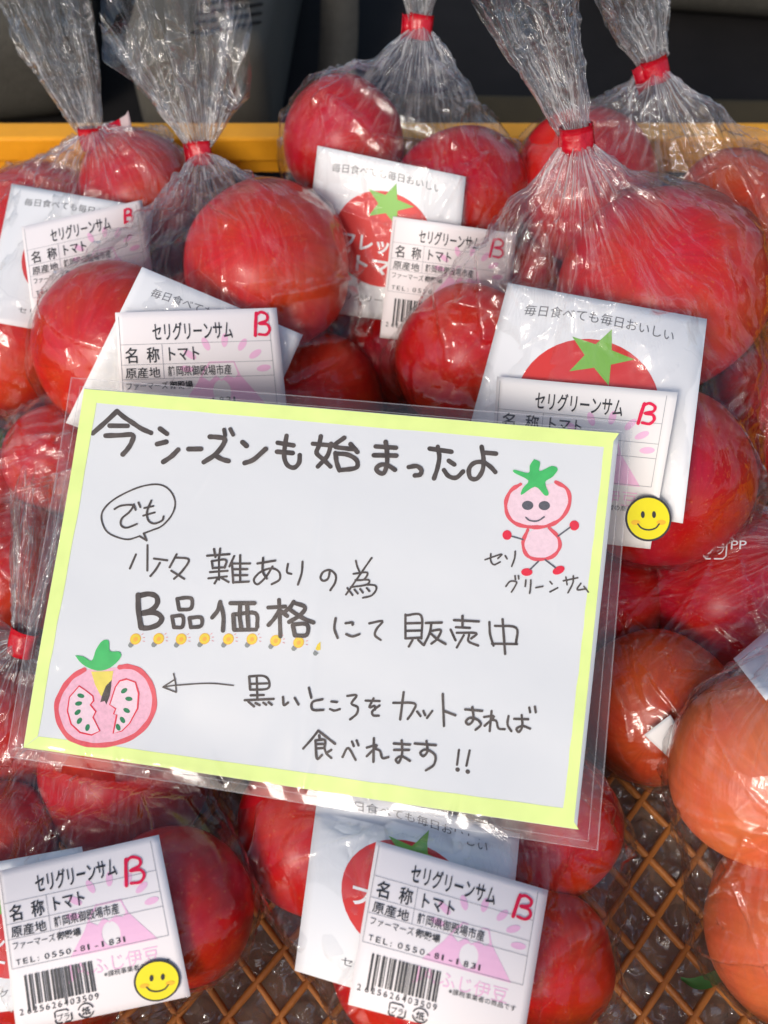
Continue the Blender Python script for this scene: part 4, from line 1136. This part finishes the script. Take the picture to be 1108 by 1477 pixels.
HW.append((170, 840, k3, 5.4, [[(548, 105), (535, 150), (505, 188)], [(550, 115), (565, 180), (562, 258)], [(603, 112), (732, 112)], [(655, 118), (652, 180), (660, 245)], [(692, 118), (694, 180), (698, 245)],
    [(618, 172), (622, 252)], [(618, 172), (735, 165), (745, 238)], [(622, 254), (738, 252)],
    [(805, 135), (895, 130)], [(862, 95), (866, 200), (868, 288)], [(860, 155), (835, 195), (805, 228)], [(872, 155), (905, 180)], [(940, 105), (920, 135), (890, 160)], [(942, 110), (1000, 133), (975, 175), (915, 212)],
    [(925, 150), (985, 190), (1045, 215)], [(935, 228), (945, 283)], [(937, 225), (1010, 225), (1008, 280), (947, 284)]]))
HW.append((460, 850, k3, 3.2, [[(92, 155), (85, 210), (102, 260)], [(145, 182), (180, 178), (182, 190)], [(148, 240), (180, 252), (218, 240)], [(270, 182), (340, 170), (310, 210), (300, 245), (330, 270)],
    [(462, 135), (462, 262)], [(462, 140), (545, 140), (547, 262)], [(465, 182), (545, 180)], [(465, 222), (545, 220)], [(465, 262), (545, 258)], [(500, 270), (480, 305)], [(530, 270), (555, 295)],
    [(570, 180), (655, 178)], [(600, 182), (590, 235), (560, 298)], [(600, 222), (650, 218), (630, 265), (600, 290)], [(595, 235), (630, 265), (675, 292)],
    [(720, 165), (852, 172)], [(765, 142), (765, 204)], [(730, 202), (805, 206)], [(702, 215), (728, 272)], [(735, 232), (838, 234), (812, 262)], [(772, 245), (735, 310)], [(800, 242), (798, 278), (848, 300)],
    [(908, 175), (912, 240), (930, 300)], [(938, 195), (1050, 205), (1050, 288)], [(922, 290), (1055, 292)], [(978, 160), (985, 250), (992, 345)]]))
HW.append((220, 950, k3, 1.8, [[(430, 143), (300, 132), (130, 142), (55, 152)], [(57, 150), (120, 110)], [(112, 80), (122, 130), (125, 180)], [(125, 180), (55, 152)]]))
HW.append((220, 950, k3, 3.2, [[(515, 97), (520, 165)], [(515, 95), (590, 92), (620, 118), (612, 160), (522, 166)], [(555, 97), (558, 218)], [(520, 135), (612, 132)], [(522, 196), (592, 194)], [(490, 222), (645, 215)],
    [(510, 230), (540, 255)], [(548, 237), (570, 248)], [(590, 235), (605, 246)], [(618, 232), (635, 246)], [(695, 205), (700, 248), (722, 235)], [(758, 210), (778, 245)]]))
HW.append((420, 970, k3, 3.2, [[(95, 82), (108, 135)], [(168, 143), (115, 158), (115, 198), (172, 200)], [(215, 155), (245, 158)], [(208, 195), (232, 203), (260, 195)], [(300, 125), (350, 122), (322, 165), (355, 185), (350, 220), (315, 250)],
    [(398, 150), (472, 152)], [(440, 138), (418, 185), (445, 178), (448, 198)], [(472, 176), (435, 205), (438, 228), (468, 230)],
    [(545, 162), (658, 165), (648, 210), (622, 248)], [(600, 105), (592, 170), (582, 250)], [(672, 208), (690, 232)], [(705, 205), (715, 228)], [(752, 206), (725, 242)], [(808, 115), (815, 285)], [(815, 205), (875, 228)]]))
HW.append((540, 980, k3, 3.2, [[(485, 160), (575, 168)], [(522, 148), (528, 212), (505, 240), (488, 225), (510, 205), (550, 215), (568, 242), (540, 268)],
    [(625, 168), (615, 275)], [(585, 200), (638, 197), (588, 247)], [(625, 215), (650, 222), (662, 260), (695, 265)], [(715, 195), (710, 240), (730, 275)], [(745, 210), (820, 212)],
    [(785, 190), (788, 250), (770, 280), (758, 262), (790, 248), (830, 262)], [(825, 150), (830, 175)], [(855, 145), (860, 175)]]))
HW.append((420, 970, k3, 3.2, [[(65, 405), (110, 355), (145, 310)], [(145, 310), (190, 345), (235, 380)], [(150, 335), (152, 352)], [(130, 362), (180, 360), (178, 402)], [(130, 362), (138, 458), (165, 440)], [(134, 382), (175, 381)], [(134, 405), (176, 402)],
    [(178, 405), (190, 432), (215, 455)], [(215, 412), (192, 427)], [(275, 450), (305, 402), (345, 465)], [(325, 368), (335, 392)], [(350, 362), (360, 388)],
    [(442, 350), (440, 475)], [(405, 400), (458, 388), (405, 445)], [(448, 405), (475, 418), (488, 455), (520, 450)], [(548, 378), (635, 384)], [(550, 412), (630, 412)],
    [(590, 362), (593, 430), (575, 480), (560, 462), (590, 446), (635, 470)], [(660, 378), (772, 387)], [(722, 365), (727, 420), (705, 445), (690, 425), (722, 410), (768, 440), (762, 490), (720, 520)],
    [(895, 412), (885, 490)], [(952, 415), (935, 495)]]))
HW.append((420, 970, k3, 5.5, [[(887, 515), (889, 517)], [(941, 526), (943, 528)]]))
HW.append((680, 650, 5.54, 2.2, [[(110, 872), (240, 828), (212, 862)], [(155, 825), (155, 880), (180, 912), (230, 890)], [(270, 840), (285, 865)], [(350, 805), (345, 860), (322, 925)],
    [(275, 1085), (310, 1045), (360, 1050), (345, 1090), (320, 1130)], [(348, 1000), (352, 1030)], [(375, 1000), (378, 1025)], [(435, 1035), (430, 1085)], [(475, 1035), (472, 1090), (465, 1140)],
    [(515, 1095), (570, 1085)], [(628, 1045), (645, 1065)], [(628, 1128), (690, 1095)], [(735, 1040), (850, 1015)], [(755, 1010), (765, 1070)], [(815, 1000), (810, 1060), (772, 1135)], [(875, 1060), (845, 1110), (915, 1105)], [(900, 1085), (935, 1130)]]))
fs = lambda x, y, h: SG(x, y, h)
random.seed(5)
P_ = Print()
for x0, y0, s, wd, strokes in HW:
    for st in strokes:
        P_.stroke([(x0 + a / s, y0 + b / s) for a, b in st], wd * 1.12, M['ink'], H1, jit=.05)
o = P_.build('handwriting', fs, PAPER)
# little stamped light bulbs under the price words
for i, (bx, by) in enumerate(((95, 302), (218, 300), (338, 302), (463, 300), (590, 302), (716, 302), (842, 310), (965, 320), (1080, 345))):
    cx, cy = 170 + bx / k3, 840 + by / k3
    P_ = Print()
    a = R_(-52); ux, uy = math.cos(a), math.sin(a)
    half = i == 8
    if not half:
        P_.ellipse(cx, cy, 8.4, 7.6, M['bulb_orange'], H1, a, n=28); P_.ellipse(cx, cy, 7.5, 6.7, M['bulb_yellow'], H1 + 4e-5, a, n=28)
        P_.ellipse(cx + .3, cy + .4, 3.4, 2.9, M['bulb_orange'], H1 + 8e-5, a, n=20)
        for da in (-35, -10, 15): P_.stroke([(cx + 11 * math.cos(R_(da)), cy + 11 * math.sin(R_(da))), (cx + 13.6 * math.cos(R_(da)), cy + 13.6 * math.sin(R_(da)))], .7, M['crayon_red'], H1, smooth=False)
    else:
        P_.poly([(cx - 7, cy + 3), (cx - 4, cy - 4), (cx + .5, cy - 8), (cx + .5, cy + 4), (cx - 4, cy + 5)], M['bulb_yellow'], H1)
    q = (cx - ux * 8.5, cy - uy * 8.5); px_, py_ = -uy, ux
    P_.poly([(q[0] + px_ * 3.6, q[1] + py_ * 3.6), (q[0] - px_ * 3.6, q[1] - py_ * 3.6), (q[0] - ux * 5 - px_ * 3, q[1] - uy * 5 - py_ * 3), (q[0] - ux * 6.6, q[1] - uy * 6.6), (q[0] - ux * 5 + px_ * 3, q[1] - uy * 5 + py_ * 3)], M['bulb_grey'], H1 + 1.2e-4)
    P_.build('light_bulb_stamp', fs, PAPER)
# tomato figure
c10 = lambda pts: [(680 + a / 5.54, 650 + b / 5.54) for a, b in pts]
P_ = Print()
P_.poly(c10([(390, 275), (310, 325), (275, 420), (295, 520), (370, 590), (500, 612), (620, 598), (715, 530), (780, 420), (768, 310), (675, 258), (520, 285)]), M['pencil_pale'], H1, 5)
P_.ellipse(680 + 557 / 5.54, 650 + 742 / 5.54, 25, 22, M['pencil_pale'], H1 + 3e-5, 0, 5)
P_.stroke(c10([(392, 270), (315, 322), (275, 420), (295, 525), (370, 590), (500, 612), (620, 598), (725, 535), (785, 420), (765, 310), (675, 252)]), 5.2, M['crayon_red'], H1 + 6e-5, jit=.16)
P_.stroke(c10([(450, 635), (412, 735), (440, 830), (520, 868), (640, 850), (705, 775), (692, 690), (622, 618)]), 5.0, M['crayon_red'], H1 + 6e-5, jit=.16)
for s_ in ([(412, 710), (312, 682)], [(692, 683), (790, 612)], [(535, 885), (470, 948)], [(590, 872), (672, 935)]): P_.stroke(c10(s_), 2.2, M['grey_pen'], H1 + 1e-4)
for x, y, rx, ry, rt in ((285, 675, 6.6, 7, 0), (822, 598, 7, 7.2, 0), (443, 970, 8.2, 5.6, 0), (697, 955, 9.2, 5.6, -.45)): P_.ellipse(680 + x / 5.54, 650 + y / 5.54, rx, ry, M['crayon_red2'], H1 + 1.6e-4, rt, n=24)
for x, y in ((450, 438), (583, 440)): P_.ellipse(680 + x / 5.54, 650 + y / 5.54, 8.2, 6.6, M['grey_pen'], H1 + 1e-4, n=28)
P_.stroke(c10([(435, 535), (470, 560), (530, 562), (582, 530)]), 2.2, M['grey_pen'], H1 + 1e-4)
P_.poly(c10(catmull([(500, 70), (548, 95), (545, 165), (640, 125), (690, 150), (650, 210), (590, 255), (618, 345), (585, 358), (510, 290), (400, 356), (412, 300), (455, 240), (345, 180), (345, 155), (455, 180), (468, 120), (500, 70)], 4)[:-1]), M['crayon_green'], H1 + 2.6e-4, 5)
P_.build('tomato_figure_drawing', fs, PAPER)
c11 = lambda pts: [(60 + a / 5.54, 910 + b / 5.54) for a, b in pts]
P_ = Print()
OUT = [(345, 310), (250, 370), (170, 475), (125, 600), (148, 740), (220, 850), (330, 900), (450, 915), (600, 895), (750, 830), (860, 710), (900, 570), (870, 420), (790, 320), (700, 285), (625, 290)]
P_.poly(c11(catmull(OUT, 4)), M['pencil_pink'], H1, 5)
P_.stroke(c11(OUT), 7.0, M['crayon_red'], H1 + 5e-5, jit=.08)
P_.poly(c11([(400, 325), (575, 320), (562, 400), (515, 515), (475, 520), (430, 430)]), M['crayon_yellow'], H1 + 6e-5, 5)
P_.poly(c11([(562, 392), (556, 450), (545, 520), (518, 590), (505, 560), (470, 570), (485, 515), (515, 440)]), M['ink'], H1 + 1.1e-4, 5)
LS = [(305, 440), (360, 478), (412, 520), (418, 560), (392, 590), (435, 645), (412, 690), (465, 800), (400, 832), (310, 812), (240, 745), (212, 640), (228, 530), (305, 440)]
RS = [(680, 385), (750, 410), (775, 500), (765, 620), (700, 740), (640, 800), (570, 820), (600, 670), (575, 665), (592, 622), (545, 590), (590, 450), (625, 400), (680, 385)]
for S in (LS, RS):
    P_.poly(c11(S[:-1]), M['pencil_pale'], H1 + 1e-4, 5); P_.stroke(c11(S), 2.0, M['crayon_red2'], H1 + 1.5e-4, smooth=False, jit=.2)
for x, y, a in ((318, 518, .3), (300, 580, -.2), (292, 650, -.7), (305, 718, -1.0), (368, 772, -1.3), (660, 478, -.6), (697, 543, .1), (678, 636, .5), (645, 712, 1.0), (610, 770, 1.2)):
    P_.ellipse(60 + x / 5.54, 910 + y / 5.54, 5.2, 3.2, M['seed_green'], H1 + 1.6e-4, a, n=14)
P_.poly(c11(catmull([(275, 195), (340, 205), (405, 238), (440, 150), (490, 80), (540, 80), (550, 160), (620, 165), (638, 200), (600, 255), (530, 305), (450, 318), (370, 290), (315, 250), (275, 195)], 4)[:-1]), M['crayon_green'], H1 + 2e-4, 5)
P_.build('cut_tomato_drawing', fs, PAPER)

# clear sleeve: two films welded round the edge
SQ = ((104, 545), (912, 610), (862, 1226), (12, 1091))
GL = [(.115, .86, .135, 1.0, .010, .00075), (.335, .90, .365, .985, .013, .0009), (.40, .95, .415, .99, .008, .0006), (.515, .70, .50, .97, .016, .0010), (.60, .93, .62, .99, .010, .0008),
      (.76, .90, .75, .99, .007, .0006), (.175, .93, .19, .99, .006, .0005), (.47, .05, .475, .40, .006, .0004), (.30, .12, .24, .30, .006, .00035), (.90, .08, .895, .5, .005, .0004), (.055, .55, .05, .60, .006, .0006), (.05, .70, .06, .76, .007, .0006)]
def wedge(u, v):
    o_ = 0
    for x0, y0, x1, y1, wd, hh in GL:
        t_ = (v - y0) / (y1 - y0)
        if 0 < t_ < 1:
            k = wd * min(1, t_ * 1.6, (1 - t_) * 5 + .15); x = abs(u - (x0 + (x1 - x0) * t_)) / max(k, 1e-4)
            if x < 1: o_ += hh * (1 - x) * min(1, k / wd + .2)
    return o_
def bulge(u, v):
    e = min(u, 1 - u, v, 1 - v); k = min(1, e / .04)
    return k * wedge(u, v) + k * (.0010 + .0004 * math.sin(u * 17 + v * 5) + .00035 * math.sin(v * 23 - u * 9) + .0009 * math.exp(-((v - .95) / .12) ** 2) * max(0, math.sin(u * 34 + 6 * v)) ** 3
                + .0007 * math.exp(-((u - .47 - .02 * v) / .012) ** 2))
o = grid_sheet('sleeve_front', SQ, .0002, M['sleeve'], 330, 150, bulge)
set_film_attrs(o, np.zeros((len(o.data.vertices), 2)), np.full(len(o.data.vertices), .02))
o = grid_sheet('sleeve_back', SQ, -.0009, M['sleeve'], 60, 45)
set_film_attrs(o, np.zeros((len(o.data.vertices), 2)), np.full(len(o.data.vertices), .02))
def border(wd0, wd1, h, name):
    v = []; f = []; n = 30; cx = [sum(q[k] for q in SQ) / 4 for k in (0, 1)]
    def off(d):
        o_ = []
        for q in SQ:
            dx = 1 if q[0] < cx[0] else -1; dy = 1 if q[1] < cx[1] else -1; o_.append((q[0] + dx * d, q[1] + dy * d))
        return o_
    A, B = off(wd0), off(wd1)
    for e in range(4):
        for i in range(n):
            t_ = i / n
            for Q in (A, B): v.append(SG(Q[e][0] * (1 - t_) + Q[(e + 1) % 4][0] * t_, Q[e][1] * (1 - t_) + Q[(e + 1) % 4][1] * t_, h))
    K = 4 * n
    for i in range(K): a = 2 * i; b = 2 * ((i + 1) % K); f.append((a, a + 1, b + 1, b))
    o = mesh_obj(name, v, f, M['weld'], None, True); rel(o, SR)
    set_film_attrs(o, np.zeros((len(v), 2)), np.full(len(v), .3))
border(-.6, 1.2, .0003, 'sleeve_edge')
border(13, 14.3, .0009, 'weld_line')
